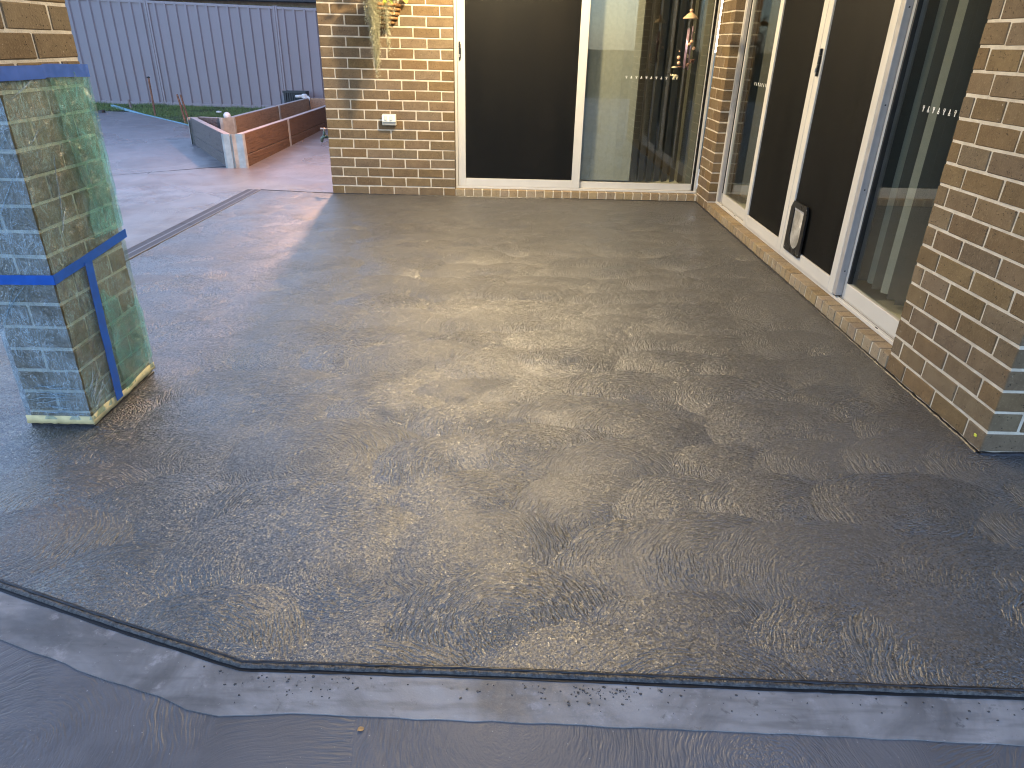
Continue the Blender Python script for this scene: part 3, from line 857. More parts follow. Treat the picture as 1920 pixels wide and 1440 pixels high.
# brick sills (rowlock) under both doors
bm = bmesh.new(); box(bm, 1.192, XR - 0.002, INS, 0.20, -0.05, 0.0625)
w = fin(bm, "sill", M["mortar"], house); w["label"] = "row of on-edge bricks under the back sliding door"
x = 1.197
while x < XR - 0.03:
    e = min(x + 0.076, XR - 0.004)
    brick(w, x, e, -0.001, 0.105, -0.03, 0.066, "sill"); x += 0.0862
bm = bmesh.new(); box(bm, XR + INS, XR + 0.20, YD + 0.002, YC - 0.002, -0.05, 0.0635)
w = fin(bm, "sill", M["mortar"], house); w["label"] = "long row of on-edge bricks under the right-hand sliding doors"
y = YC - 0.008
while y > YD + 0.02:
    e = max(y - 0.076, YD + 0.004)
    brick(w, XR - 0.001, XR + 0.105, e, y, -0.03, 0.068, "sill"); y -= 0.0862

# wall above the door heads
bm = bmesh.new(); box(bm, 1.192, XR - 0.002, 0.005, 0.11, 2.13, ZT)
box(bm, XR + 0.005, XR + 0.105, YD + 0.002, YC - 0.002, 2.13, ZT)
fin(bm, "lintel", M["plain"], house)

# rooms behind the glass
bm = bmesh.new(); box(bm, 0.12, 3.90, 0.205, 4.2, -0.05, 0.085); box(bm, XR + 0.205, 7.0, -4.45, 0.1, -0.05, 0.085)
fin(bm, "room_floor", M["tile"], house)
bm = bmesh.new()
box(bm, 0.12, 3.95, 4.0, 4.1, 0.086, 2.5); box(bm, 0.12, 0.2, 0.21, 4.0, 0.086, 2.5); box(bm, 1.6, 3.40, 3.94, 3.998, 0.33, 0.36)
fin(bm, "room_wall", M["room"], house)
bm = bmesh.new(); box(bm, 3.455, 3.53, 0.21, 3.998, 0.086, 2.5)
box(bm, 6.9, 7.0, -4.4, 0.3, 0.086, 2.5); box(bm, 3.75, 6.9, -0.04, 0.05, 0.086, 2.5); box(bm, 3.66, 6.9, -4.46, -4.36, 0.086, 2.5)
fin(bm, "partition", M["room_shaded"], house)
bm = bmesh.new(); box(bm, -0.35, 7.2, -0.10 + 0.102, 6.1, ZT + 0.003, ZT + 0.25); box(bm, XR + 0.002, 7.2, -5.05, 0.002, ZT + 0.004, ZT + 0.25)
fin(bm, "roof", M["roof"], house)
# ceiling over the patio
bm = bmesh.new(); box(bm, -0.32, XR, -5.0, 0.0, ZT + 0.005, ZT + 0.12)
fin(bm, "patio_ceiling", M["ceil"], house)

# ------------------------------------------------------------------ SLIDING DOORS
DH = 2.11
def pane(name, parent, x0, x1, y0, y1, z0, z1, mat, bev=0.0, label=None):
    b = bmesh.new(); box(b, x0, x1, y0, y1, z0, z1, bev)
    o = fin(b, name, M[mat], parent)
    if label: o["label"] = label
    return o
def frame_rect(bm, u0, u1, z0, z1, wl, wr, wb, wt, f):
    """rectangular frame, f maps (u0,u1,z0,z1) to a box; stiles run full height, rails butt between"""
    f(bm, u0, u0 + wl, z0, z1); f(bm, u1 - wr, u1, z0, z1)
    f(bm, u0 + wl, u1 - wr, z0, z0 + wb); f(bm, u0 + wl, u1 - wr, z1 - wt, z1)

# back door -----------------------------------------------------------------
door = pane("sliding_door", house, 1.192, XR - 0.004, 0.05, 0.16, 0.067, 0.0885, "alu", 0.002, "back sliding door with a mesh screen on the left and clear glass on the right")
b = bmesh.new()
box(b, 1.192, 1.216, 0.052, 0.16, 0.089, DH, 0.002); box(b, 3.512, XR - 0.004, 0.056, 0.16, 0.089, DH, 0.002)
box(b, 1.217, 3.511, 0.052, 0.16, DH - 0.04, DH, 0.002)
fin(b, "frame", M["alu"], door)
b = bmesh.new(); box(b, 3.489, 3.4945, 0.068, 0.14, 0.09, DH - 0.041); box(b, 3.503, 3.5075, 0.066, 0.14, 0.09, DH - 0.041)
fin(b, "jamb_seal", M["black"], door)
b = bmesh.new()
F = lambda bb, u0, u1, z0, z1: box(bb, u0, u1, 0.050, 0.078, z0, z1, 0.0025)
frame_rect(b, 1.219, 2.392, 0.0895, DH - 0.042, 0.070, 0.078, 0.074, 0.07, F)
box(b, 1.289, 2.314, 0.0515, 0.076, 0.107, 0.1095)
fin(b, "screen_frame", M["alu"], door)
pane("mesh_screen", door, 1.287, 2.316, 0.062, 0.066, 0.160, DH - 0.11, "mesh")
b = bmesh.new()
F2 = lambda bb, u0, u1, z0, z1: box(bb, u0, u1, 0.082, 0.112, z0, z1, 0.002)
frame_rect(b, 2.330, 3.500, 0.0895, DH - 0.042, 0.062, 0.013, 0.060, 0.06, F2)
fin(b, "glass_frame", M["alu"], door)
pane("glass", door, 2.390, 3.489, 0.095, 0.101, 0.1485, DH - 0.1, "glass")
pane("glass", door, 1.22, 2.33, 0.125, 0.131, 0.15, DH - 0.1, "glass")
b = bmesh.new()
prof = [(-.010, 0), (-.011, .03), (-.006, .075)]
for z0, z1, x1 in ((1.197, 1.215, .009), (1.215, 1.245, .013), (1.245, 1.300, .015), (1.300, 1.33, .012), (1.33, 1.349, .008)):
    box(b, 1.234, 1.234 + .006 + x1, 0.036, 0.0495, z0, z1 - 0.0004, 0.003)
hd = fin(b, "handle", M["black_al"], door)
pane("key_cylinder", door, 1.2385, 1.2455, 0.032, 0.0358, 1.222, 1.246, "alu_grey", 0.001)

# safety decals: a row of small trowel-like marks, alternately upright and inverted
def decal_row(parent, f, u0, u1, z, n, h):
    b = bmesh.new()
    step = (u1 - u0) / (n - 1)
    for i in range(n):
        u = u0 + i * step; s = 1 if i % 2 == 0 else -1
        w = abs(step) * 0.17
        # stem + ring head, drawn as flat film on the pane
        quads = [((-w * .40, -h / 2), (w * .40, h * 0.08)), ((-w, h * 0.08), (w, h * 0.18)), ((-w, h * 0.42), (w, h * 0.5)), ((-w, h * 0.18), (-w * .45, h * 0.42)), ((w * .45, h * 0.18), (w, h * 0.42))]
        for (a0, c0), (a1, c1) in quads:
            zz0, zz1 = sorted((s * c0, s * c1))
            f(b, u + a0, u + a1, z + zz0, z + zz1)
    return fin(b, "safety_decal", M["decal"], parent)
decal_row(door, lambda b, u0, u1, z0, z1: box(b, u0, u1, 0.0940, 0.0946, z0, z1), 2.765, 3.132, 1.089, 9, 0.022)

# right-hand doors, X about 3.61 ---------------------------------------------
rd = pane("sliding_door", house, XR + 0.073, XR + 0.19, YD + 0.004, YC - 0.004, 0.0695, 0.0885, "alu", 0.002, "right-hand four panel sliding doors with two mesh screens between fixed glass")
b = bmesh.new()
box(b, XR + 0.074, XR + 0.19, YC - 0.030, YC - 0.004, 0.089, DH, 0.002); box(b, XR + 0.074, XR + 0.19, YD + 0.004, YD + 0.030, 0.089, DH, 0.002)
box(b, XR + 0.074, XR + 0.19, YD + 0.031, YC - 0.031, DH - 0.04, DH, 0.002)
fin(b, "frame", M["alu"], rd)
b = bmesh.new()
for k, x in enumerate((0.078, 0.094, 0.110)): box(b, XR + x, XR + x + 0.006, YD + 0.032, YC - 0.032, 0.0888, 0.094)
fin(b, "track", M["alu"], rd)
b = bmesh.new(); box(b, XR + 0.0845, XR + 0.0935, YD + 0.032, YC - 0.032, 0.0886, 0.0897)
for y in (-0.62, -1.02, -3.55): box(b, XR + 0.074, XR + 0.0775, y, y + 0.022, 0.0890, 0.0935)
fin(b, "track_slot", M["black"], rd)
b = bmesh.new()
box(b, XR + 0.075, XR + 0.16, YC - 0.060, YC - 0.032, 0.0942, DH - 0.041, 0.002)
box(b, XR + 0.098, XR + 0.13, YC - 0.105, YC - 0.068, 0.0942, DH - 0.041, 0.002)
fin(b, "far_jamb", M["alu_grey"], rd)
b = bmesh.new(); box(b, XR + 0.106, XR + 0.13, YC - 0.068, YC - 0.0605, 0.0942, DH - 0.041); box(b, XR + 0.090, XR + 0.10, YC - 0.120, YC - 0.106, 0.18, DH - 0.1)
fin(b, "jamb_seal", M["black"], rd)
def Fx(x0, x1, bev=0.0025): return lambda bb, u0, u1, z0, z1: box(bb, XR + x0, XR + x1, u0, u1, z0, z1, bev)
b = bmesh.new(); frame_rect(b, -1.335, YC - 0.122, 0.0945, DH - 0.042, 0.05, 0.012, 0.080, 0.06, Fx(0.096, 0.122))
fin(b, "glass_frame", M["alu"], rd)
pane("glass", rd, XR + 0.108, XR + 0.114, -1.30, YC - 0.133, 0.172, DH - 0.1, "glass")
for (u0, u1) in ((-2.140, -1.285), (-3.020, -2.146)):
    b = bmesh.new(); frame_rect(b, u0, u1, 0.0945, DH - 0.042, 0.070, 0.070, 0.080, 0.07, Fx(0.060, 0.088))
    box(b, XR + 0.0612, XR + 0.086, u0 + 0.07, u1 - 0.07, 0.108, 0.1105)
    sf = fin(b, "screen_frame", M["alu"], rd)
    pane("mesh_screen", rd, XR + 0.072, XR + 0.076, u0 + 0.068, u1 - 0.068, 0.172, DH - 0.11, "mesh")
pane("glass", rd, XR + 0.140, XR + 0.146, -3.03, -1.29, 0.17, DH - 0.1, "glass")
b = bmesh.new(); box(b, XR + 0.0605, XR + 0.104, -3.064, -3.0215, 0.100, DH - 0.045, 0.002)
fin(b, "end_stile", M["alu_grey"], rd)
b = bmesh.new()
for z in (0.24, 0.685, 1.105, 1.54): box(b, XR + 0.078, XR + 0.085, -3.0665, -3.0642, z, z + 0.007)
box(b, XR + 0.064, XR + 0.09, -3.062, -3.035, 0.0945, 0.0998)
fin(b, "screw", M["black_al"], rd)
b = bmesh.new(); frame_rect(b, YD + 0.032, -3.068, 0.0945, DH - 0.042, 0.04, 0.022, 0.086, 0.06, Fx(0.096, 0.124))
fin(b, "glass_frame", M["alu"], rd)
b = bmesh.new(); box(b, XR + 0.098, XR + 0.122, -3.104, -3.0905, 0.182, DH - 0.103)
fin(b, "glass_seal", M["black"], rd)
pane("glass", rd, XR + 0.109, XR + 0.115, YD + 0.06, -3.089, 0.178, DH - 0.1, "glass")
decal_row(rd, lambda b, u0, u1, z0, z1: box(b, XR + 0.1080, XR + 0.1086, u0, u1, z0, z1), -3.372, -3.715, 1.118, 9, 0.026)
decal_row(rd, lambda b, u0, u1, z0, z1: box(b, XR + 0.1072, XR + 0.1078, u0, u1, z0, z1), -0.865, -1.215, 1.100, 9, 0.024)
b = bmesh.new()
for z0, z1, w_ in ((1.205, 1.225, .012), (1.225, 1.27, .017), (1.27, 1.32, .018), (1.32, 1.36, .013)):
    box(b, XR + 0.044, XR + 0.0595, -2.192 - w_ / 2, -2.192 + w_ / 2, z0, z1 - 0.0004, 0.003)
fin(b, "handle", M["black_al"], rd)
pane("key_cylinder", rd, XR + 0.038, XR + 0.0438, -2.188, -2.180, 1.226, 1.25, "alu_grey", 0.001)
# pet door: black frame with a clouded flap rounded at the bottom
px0, px1 = -2.492, -2.222
b = bmesh.new()
out = [(px0, .148), (px1, .148), (px1, .470), (px0, .470)]
fl = []
fcx, fr = (px0 + px1) / 2 - 0.006, 0.082
for k in range(13):
    a = math.pi + math.pi * k / 12
    fl.append((fcx + fr * math.cos(a), 0.182 + fr + 0.0 + fr * math.sin(a)))
fl += [(fcx + fr, 0.432), (fcx - fr, 0.432)]
def ring_prism(bm, outer, innr, f0, f1):
    # bridge a rectangle to an inner loop by fan quads
    n = len(innr)
    def near(p):
        cx = (outer[0][0] + outer[1][0]) / 2; cz = (outer[0][1] + outer[2][1]) / 2
        dx, dz = p[0] - fcx, p[1] - cz
        hx0, hx1 = outer[0][0], outer[1][0]; hz0, hz1 = outer[0][1], outer[2][1]
        t = 1e9
        if dx > 1e-9: t = min(t, (hx1 - fcx) / dx)
        if dx < -1e-9: t = min(t, (hx0 - fcx) / dx)
        if dz > 1e-9: t = min(t, (hz1 - cz) / dz)
        if dz < -1e-9: t = min(t, (hz0 - cz) / dz)
        return (fcx + dx * t, cz + dz * t)
    ou = [near(p) for p in innr]
    rows = []
    for x in (f0, f1):
        rows.append(([bm.verts.new((x, p[0], p[1])) for p in ou], [bm.verts.new((x, p[0], p[1])) for p in innr]))
    for i in range(n):
        j = (i + 1) % n
        for (o_, i_) in rows: bm.faces.new((o_[i], o_[j], i_[j], i_[i]))
        bm.faces.new((rows[0][0][i], rows[0][0][j], rows[1][0][j], rows[1][0][i]))
        bm.faces.new((rows[0][1][i], rows[0][1][j], rows[1][1][j], rows[1][1][i]))
# rectangle corners added to the inner loop so that the outside keeps its corners
def densify(loop, k=4):
    out_ = []
    for i in range(len(loop)):
        a, c = loop[i], loop[(i + 1) % len(loop)]
        for q in range(k): out_.append((a[0] + (c[0] - a[0]) * q / k, a[1] + (c[1] - a[1]) * q / k))
    return out_
ring_prism(b, out, densify(fl, 3), XR + 0.046, XR + 0.0595)
fin(b, "pet_door_frame", M["black_al"], rd)
b = bmesh.new()
for x in (XR + 0.053, XR + 0.057):
    vv = [b.verts.new((x, p[0], p[1])) for p in fl]; b.faces.new(vv)
fin(b, "pet_door_flap", M["flap"], rd)
b = bmesh.new(); box(b, XR + 0.049, XR + 0.0525, fcx - fr, fcx + fr, 0.418, 0.432, 0.001)
fin(b, "pet_door_hinge", M["alu_grey"], rd)
b = bmesh.new()
for yy, zz in ((px0 + .016, .166), (px1 - .016, .166), (px0 + .016, .452), (px1 - .016, .452)): box(b, XR + 0.0445, XR + 0.0462, yy - .004, yy + .004, zz - .004, zz + .004, 0.001)
tag(fin(b, "pet_door_screws", M["alu_grey"], rd), kind="stuff")

# vertical blinds behind both doors
def blind(name, label):
    return None
vb = empty("vertical_blind", (2.36, 0.25, 2.1), "pale vertical blind half drawn behind the clear glass of the back sliding door", "blind")
x = 1.30; rn = random.Random(5); k = 0
b = bmesh.new(); box(b, -0.0443, 0.0443, -0.0008, 0.0008, -1.96, -0.02)
me = bpy.data.meshes.new("slat"); b.to_mesh(me); b.free(); me.materials.append(M["blind_l"])
b = bmesh.new(); box(b, -0.0443, 0.0443, -0.0008, 0.0008, -1.96, -0.02)
me_s = bpy.data.meshes.new("slat"); b.to_mesh(me_s); b.free(); me_s.materials.append(M["blind_d"])
while x < 3.44:
    shut = 2.30 < x < 2.90  # pale and charcoal slats put the pane's bright and dark sides into colour
    o = link("slat", me if shut else me_s, None, vb, (x - 2.36, 0.0, 0.0))
    o.rotation_euler = (0, 0, 0.14 + rn.gauss(0, 0.03)) if shut else (0, 0, 0.75 + rn.gauss(0.0, 0.04))
    x += 0.078
vb2 = empty("vertical_blind", (XR + 0.27, -3.4, 2.1), "dark grey vertical blind with half closed slats behind the nearest right-hand glass", "blind")
b = bmesh.new(); box(b, -0.0008, 0.0008, -0.0635, 0.0635, -1.93, -0.02)
me = bpy.data.meshes.new("slat"); b.to_mesh(me); b.free(); me.materials.append(M["blind_d"])
me2 = me.copy(); me2.materials.clear(); me2.materials.append(M["blind_lit"])
y = -2.83; k = 0
while y > -4.25:
    o = link("slat", me2 if k in (0, 1, 3, 5) else me, None, vb2, (0, y + 3.4, 0))  # paler slats stand in for strips catching light
    o.rotation_euler = (0, 0, (0.02 if k in (0, 1) else (0.5 if k in (3, 5) else 1.25)) + rn.gauss(0, 0.04))
    y -= 0.085; k += 1
vb3 = empty("vertical_blind", (XR + 0.27, -1.2, 2.1), "dark vertical blind behind the two black mesh screens and the far fixed glass", "blind")
y = -0.62; k = 0
b = bmesh.new(); box(b, -0.0008, 0.0008, -0.0635, 0.0635, -1.93, -0.02)
me = bpy.data.meshes.new("slat"); b.to_mesh(me); b.free(); me.materials.append(M["blind_d"])
while y > -2.72:
    o = link("slat", me, None, vb3, (0, y + 1.2, 0))
    o.rotation_euler = (0, 0, 0.6 + rn.gauss(0, 0.08))
    y -= 0.11; k += 1

# ------------------------------------------------------------------ PILLAR with its wrapping
PX1, PY0 = 0.1645, -4.5286
PX0, PY1 = PX1 - 0.23, PY0 + 0.47
pil = empty("brick_pillar", ((PX0 + PX1) / 2, (PY0 + PY1) / 2, 0), "freestanding brown brick patio pillar, its lower part masked in plastic film", "pillar")
cx, cy = pil.location.x, pil.location.y
b = bmesh.new(); box(b, PX0 + INS - cx, PX1 - INS - cx, PY0 + INS - cy, PY1 - INS - cy, -0.05, ZT)
fin(b, "core", M["mortar"], pil)
for r in range(-1, NTOT - 2):
    z0 = 0.143 + 0.005 + r * MOD; z1 = z0 + BH
    if r == -1: pass
    A = r % 2 == 0
    if A: rects = [(PX0, PX1, PY0, PY0 + .11), (PX0, PX1, PY1 - .11, PY1), (PX0, PX0 + .11, PY0 + .12, PY0 + .35), (PX1 - .11, PX1, PY0 + .12, PY0 + .35)]
    else: rects = [(PX0, PX0 + .11, PY0, PY0 + .23), (PX1 - .11, PX1, PY0, PY0 + .23), (PX0, PX0 + .11, PY0 + .24, PY1), (PX1 - .11, PX1, PY0 + .24, PY1)]
    if z1 > 2.4: continue
    for x0, x1, y0, y1 in rects:
        brick(pil, x0 - cx, x1 - cx, y0 - cy, y1 - cy, z0, z1)
b = bmesh.new()
box(b, PX0 - cx, PX1 - cx, PY0 - cy, PY1 - cy, -0.04, 0.052, 0.003)
fin(b, "base_course", M["brick"], pil)

wrap = empty("plastic_wrap", ((PX0 + PX1) / 2, (PY0 + PY1) / 2, 0), "crinkled clear and green plastic film taped around the lower pillar", "plastic film")
def film_sheet(name, mat, f, u0, u1, z0, z1, nu, nz, amp, seed, edge=None, dirs=(9, 5)):
    """wrinkled sheet; f(u, z, d) -> point, d = distance proud of the brick"""
    b = bmesh.new(); g = []
    for j in range(nz + 1):
        row = []
        for i in range(nu + 1):
            u = u0 + (u1 - u0) * i / nu; z = z0 + (z1 - z0) * j / nz
            if edge: u, z = edge(u, z, i / nu, j / nz)
            p = Vector((u * dirs[0], z * dirs[1], seed))
            wv = mnoise.noise(p) * .5 + mnoise.noise(Vector((u * 26 + z * 14, z * 9 - u * 4, seed + 3))) * .35
            rg = 1 - min(1, abs(mnoise.noise(Vector((u * 10 + z * 6, z * 4 - u * 7, seed + 9)))) * 5)
            d = 0.005 + amp * (0.5 + 0.5 * wv) + amp * 0.8 * max(0, rg) * 0.6
            fr = min(j, nz - j) / nz
            row.append(b.verts.new(f(u, z, d)))
        g.append(row)
    for j in range(nz):
        for i in range(nu):
            b.faces.new((g[j][i], g[j][i + 1], g[j + 1][i + 1], g[j + 1][i]))
    return fin(b, name, M[mat], wrap, smooth=True)
fF = lambda u, z, d: (u - cx, PY0 - d - cy, z)
fR = lambda u, z, d: (PX1 + d - cx, u - cy, z)
film_sheet("film", "film_b", fF, PX0 - 0.008, PX1 + 0.006, 0.03, 1.235, 30, 130, 0.007, 11)
film_sheet("film", "film", fR, PY0 - 0.006, PY1 + 0.008, 0.03, 1.235, 50, 130, 0.007, 27)
film_sheet("film", "film_b", lambda u, z, d: (PX0 - d - cx, u - cy, z), PY0 - 0.006, PY1 + 0.006, 0.03, 1.235, 24, 60, 0.008, 31)
film_sheet("film", "film_b", lambda u, z, d: (u - cx, PY1 + d - cy, z), PX0 - 0.006, PX1 + 0.006, 0.03, 1.235, 20, 60, 0.008, 41)
def gedge(u, z, fu, fz):
    lim = -4.292 + 0.045 * max(0, math.sin((1.215 - z) * 3.3)) + 0.010 * math.sin(z * 17) + 0.006 * math.sin(z * 41)
    hole = 0.0
    return lim + (PY1 + 0.012 - lim) * fu, z
def upper_part(u, z): return z
film_sheet("film_overlap", "film_g", lambda u, z, d: fR(u, z, d + 0.007), -4.29, PY1 + 0.012, 0.655, 1.222, 36, 70, 0.007, 53, gedge)["label"] = "second greener layer of film"
def gedge2(u, z, fu, fz):
    lim = -4.300 + 0.006 * math.sin(z * 23)
    top = 0.30 + 0.14 * (1 - fu) + 0.03 * math.sin(fu * 9) + 0.02 * math.sin(fu * 23)
    zz = 0.055 + (top - 0.055) * fz + 0.03 * fu * (1 - fz)
    return lim + (PY1 + 0.010 - lim) * fu, zz - 0.02 * (1 - fu) * (1 - fz)
film_sheet("film_overlap", "film_g", lambda u, z, d: fR(u, z, d + 0.006), -4.30, PY1 + 0.01, 0.05, 0.50, 30, 60, 0.006, 61, gedge2)["label"] = "second greener layer of film"
# gathered creases near the foot of the front face
b = bmesh.new(); rn = random.Random(8)
for i in range(11):
    z = 0.06 + 0.011 * i + rn.uniform(-.004, .004); x0 = rn.uniform(PX0, PX0 + .08); x1 = rn.uniform(PX1 - .09, PX1)
    sl = rn.uniform(-.02, .02)
    tube(b, [(x0 + (x1 - x0) * t - cx, PY0 - 0.013 - 0.002 * math.sin(t * 7 + i) - cy, z + sl * t + 0.003 * math.sin(t * 9 + i * 2)) for t in [k / 10 for k in range(11)]], [0.0003 + 0.0022 * math.sin(math.pi * k / 10) for k in range(11)], 5)
for i in range(12):
    z = 0.05 + rn.uniform(0, .12); y0 = PY0 + rn.uniform(0, .02); L = rn.uniform(.05, .16); sl = rn.uniform(.02, .12)
    tube(b, [(PX1 + 0.013 - cx, y0 + L * t - cy, z + sl * t) for t in [k / 8 for k in range(9)]], [0.0003 + 0.0015 * math.sin(math.pi * k / 8) for k in range(9)], 5)
# stretched diagonal folds
for (a, c, fc) in (((-0.06, 0.62), (0.16, 0.95), 'F'), ((-0.06, 0.43), (0.10, 0.585), 'F'), ((-0.06, 0.40), (0.05, 0.575), 'F'), ((-0.03, 0.83), (0.16, 1.05), 'F'),
                   ((-4.51, 1.155), (-4.30, 1.235), 'R'), ((-4.42, 0.74), (-4.36, 0.98), 'R'), ((-4.47, 1.02), (-4.40, 1.06), 'R'), ((-4.45, 0.70), (-4.37, 0.80), 'R')):
    pts = []
    for k in range(13):
        t = k / 12; u = a[0] + (c[0] - a[0]) * t + 0.004 * math.sin(t * 6); z = a[1] + (c[1] - a[1]) * t
        pts.append(fF(u, z, 0.013) if fc == 'F' else fR(u, z, 0.013))
    tube(b, pts, [0.0004 + 0.0022 * math.sin(math.pi * k / 12) for k in range(13)], 5)
fin(b, "crease", M["film_b"], wrap, smooth=True)["kind"] = "stuff"

def tape_strip(name, f, pts, wdt, n=14, d=0.017, th=0.0012, vert=False, seed=0):
    """strip following (u,z) pts with width"""
    rn_ = random.Random(seed); b = bmesh.new(); prev = None
    tot = n
    for k in range(n + 1):
        t = k / n * (len(pts) - 1); i = min(int(t), len(pts) - 2); q = t - i
        u = pts[i][0] + (pts[i + 1][0] - pts[i][0]) * q; z = pts[i][1] + (pts[i + 1][1] - pts[i][1]) * q
        w_ = wdt / 2
        dd = d + 0.0015 * mnoise.noise(Vector((u * 30, z * 30, seed)))
        if vert: a, c = (u - w_, z), (u + w_, z)
        else: a, c = (u, z - w_ + rn_.uniform(-.0006, .0006)), (u, z + w_ + rn_.uniform(-.0006, .0006))
        cur = [b.verts.new(f(a[0], a[1], dd)), b.verts.new(f(c[0], c[1], dd)), b.verts.new(f(c[0], c[1], dd - th)), b.verts.new(f(a[0], a[1], dd - th))]
        if prev:
            for s in range(4): b.faces.new((prev[s], prev[(s + 1) % 4], cur[(s + 1) % 4], cur[s]))
        prev = cur
    return fin(b, name, M["blue_tape"], wrap)
tape_strip("blue_tape", fF, [(PX0 - 0.018, 0.580), (PX1 + 0.0165, 0.584)], 0.034, seed=1)
tape_strip("blue_tape", fR, [(PY0 - 0.0165, 0.584), (-4.33, 0.600), (PY1 + 0.016, 0.624)], 0.034, seed=2)
tape_strip("blue_tape", fR, [(-4.338, 0.592), (-4.350, 0.35), (-4.360, 0.030)], 0.046, vert=True, d=0.020, seed=3)
tape_strip("blue_tape", fR, [(PY0 - 0.016, 1.231), (-4.32, 1.228), (-4.30, 1.232), (PY1 + 0.016, 1.224)], 0.042, seed=4)
tape_strip("blue_tape", fF, [(PX0 - 0.016, 1.231), (PX1 + 0.016, 1.231)], 0.042, seed=5)
# cream paper skirt at the foot
def skirt(f, u0, u1, z0f, z1f, seed):
    b = bmesh.new(); n = 28; prev = None
    for k in range(n + 1):
        u = u0 + (u1 - u0) * k / n; q = k / n
        nz = mnoise.noise(Vector((u * 22, seed, 0)))
        d = 0.010 + 0.003 * nz
        za, zb = z0f(q) + 0.004 * mnoise.noise(Vector((u * 60, seed, 3))), z1f(q) + 0.003 * nz
        cur = [b.verts.new(f(u, za, d + 0.003 + 0.004 * abs(nz))), b.verts.new(f(u, (za + zb) / 2, d + 0.003 * nz)), b.verts.new(f(u, zb, d + 0.001)), b.verts.new(f(u, zb, d - 0.002)), b.verts.new(f(u, za, d - 0.002))]
        if prev:
            for s in range(5): b.faces.new((prev[s], prev[(s + 1) % 5], cur[(s + 1) % 5], cur[s]))
        prev = cur
    return fin(b, "masking_paper", M["paper"], wrap, smooth=True)
skirt(fF, PX0 - 0.012, PX1 + 0.012, lambda q: 0.013, lambda q: 0.045, 2)
skirt(fR, PY0 - 0.012, PY1 + 0.012, lambda q: 0.012 + 0.010 * q, lambda q: 0.046 + 0.006 * math.sin(q * 9), 6)
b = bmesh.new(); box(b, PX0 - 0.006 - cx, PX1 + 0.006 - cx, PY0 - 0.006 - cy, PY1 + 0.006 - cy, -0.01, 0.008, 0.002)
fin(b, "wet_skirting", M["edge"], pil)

# ------------------------------------------------------------------ PATIO LIGHT and SIDE WALL LIGHT (both lit, above the frame)
for LX, LY, pw, lab in ((1.52, -1.05, 1.3, "round warm ceiling light nearest the back sliding door"), (1.62, -3.25, 0.32, "round warm ceiling light nearest the brick pillar")):
    cl = empty("ceiling_light", (LX, LY, ZT), lab, "lamp", "ceiling lights under the patio roof")
    b = bmesh.new(); lathe(b, [(0, 0.004), (.15, 0.004), (.15, -.035), (.14, -.04), (0.0, -.04)], seg=24)
    fin(b, "base", M["white_pl"], cl)
    b = bmesh.new(); lathe(b, [(.135, -.041), (.125, -.052), (.06, -.060), (0, -.062)], seg=24)
    fin(b, "diffuser", M["lampglow"], cl, smooth=True)
    ld = bpy.data.lights.new("patio_lamp", 'POINT'); ld.energy = LAMP_W * pw; ld.color = (1.0, 0.78, 0.47); ld.shadow_soft_size = 0.06
    lo = bpy.data.objects.new("patio_lamp", ld); COL.objects.link(lo); lo.parent = cl; lo.location = (0, 0, -0.13)
wl = empty("wall_light", (-0.0, 1.25, 1.80), "small warm bulkhead light on the side wall of the house", "lamp")
b = bmesh.new(); box(b, -0.03, -0.001, -0.06, 0.06, -0.06, 0.06, 0.006); fin(b, "base", M["black_al"], wl)
b = bmesh.new(); ball(b, (-0.035, 0, 0), 0.045, 2, (0.4, 1, 1)); fin(b, "diffuser", lit_material("wall_lamp_glow", (1, 0.6, 0.36), 5.0), wl, smooth=True)
l2 = bpy.data.lights.new("side_lamp", 'POINT'); l2.energy = SIDE_W; l2.color = (1.0, 0.52, 0.30); l2.shadow_soft_size = 0.05
lo2 = bpy.data.objects.new("side_lamp", l2); COL.objects.link(lo2); lo2.parent = wl; lo2.location = (-0.11, 0, 0)

# ------------------------------------------------------------------ FENCE
fence = empty("sheet_fence", (-3.8, 7.4, 0.1), "long mauve grey ribbed metal sheet fence along the back of the yard", "fence")
def fy(x): return 7.30 + (-1.93 - x) * 0.053
def ftop(x): return 1.825 + (-1.93 - x) * 0.021
FX, FY, FZ = fence.location
posts = [-9.78, -7.40, -5.01, -2.63, -0.25, 2.13, 4.5]
for x in posts:
    b = bmesh.new(); y = fy(x)
    box(b, x - 0.034 - FX, x - 0.006 - FX, y - 0.030 - FY, y + 0.03 - FY, 0.0 - FZ, ftop(x) + 0.012 - FZ, 0.004)
    box(b, x + 0.006 - FX, x + 0.034 - FX, y - 0.030 - FY, y + 0.03 - FY, 0.0 - FZ, ftop(x) + 0.012 - FZ, 0.004)
    box(b, x - 0.0065 - FX, x + 0.0065 - FX, y - 0.018 - FY, y + 0.02 - FY, 0.0 - FZ, ftop(x) + 0.010 - FZ)
    fin(b, "post", M["fence_l"], fence)
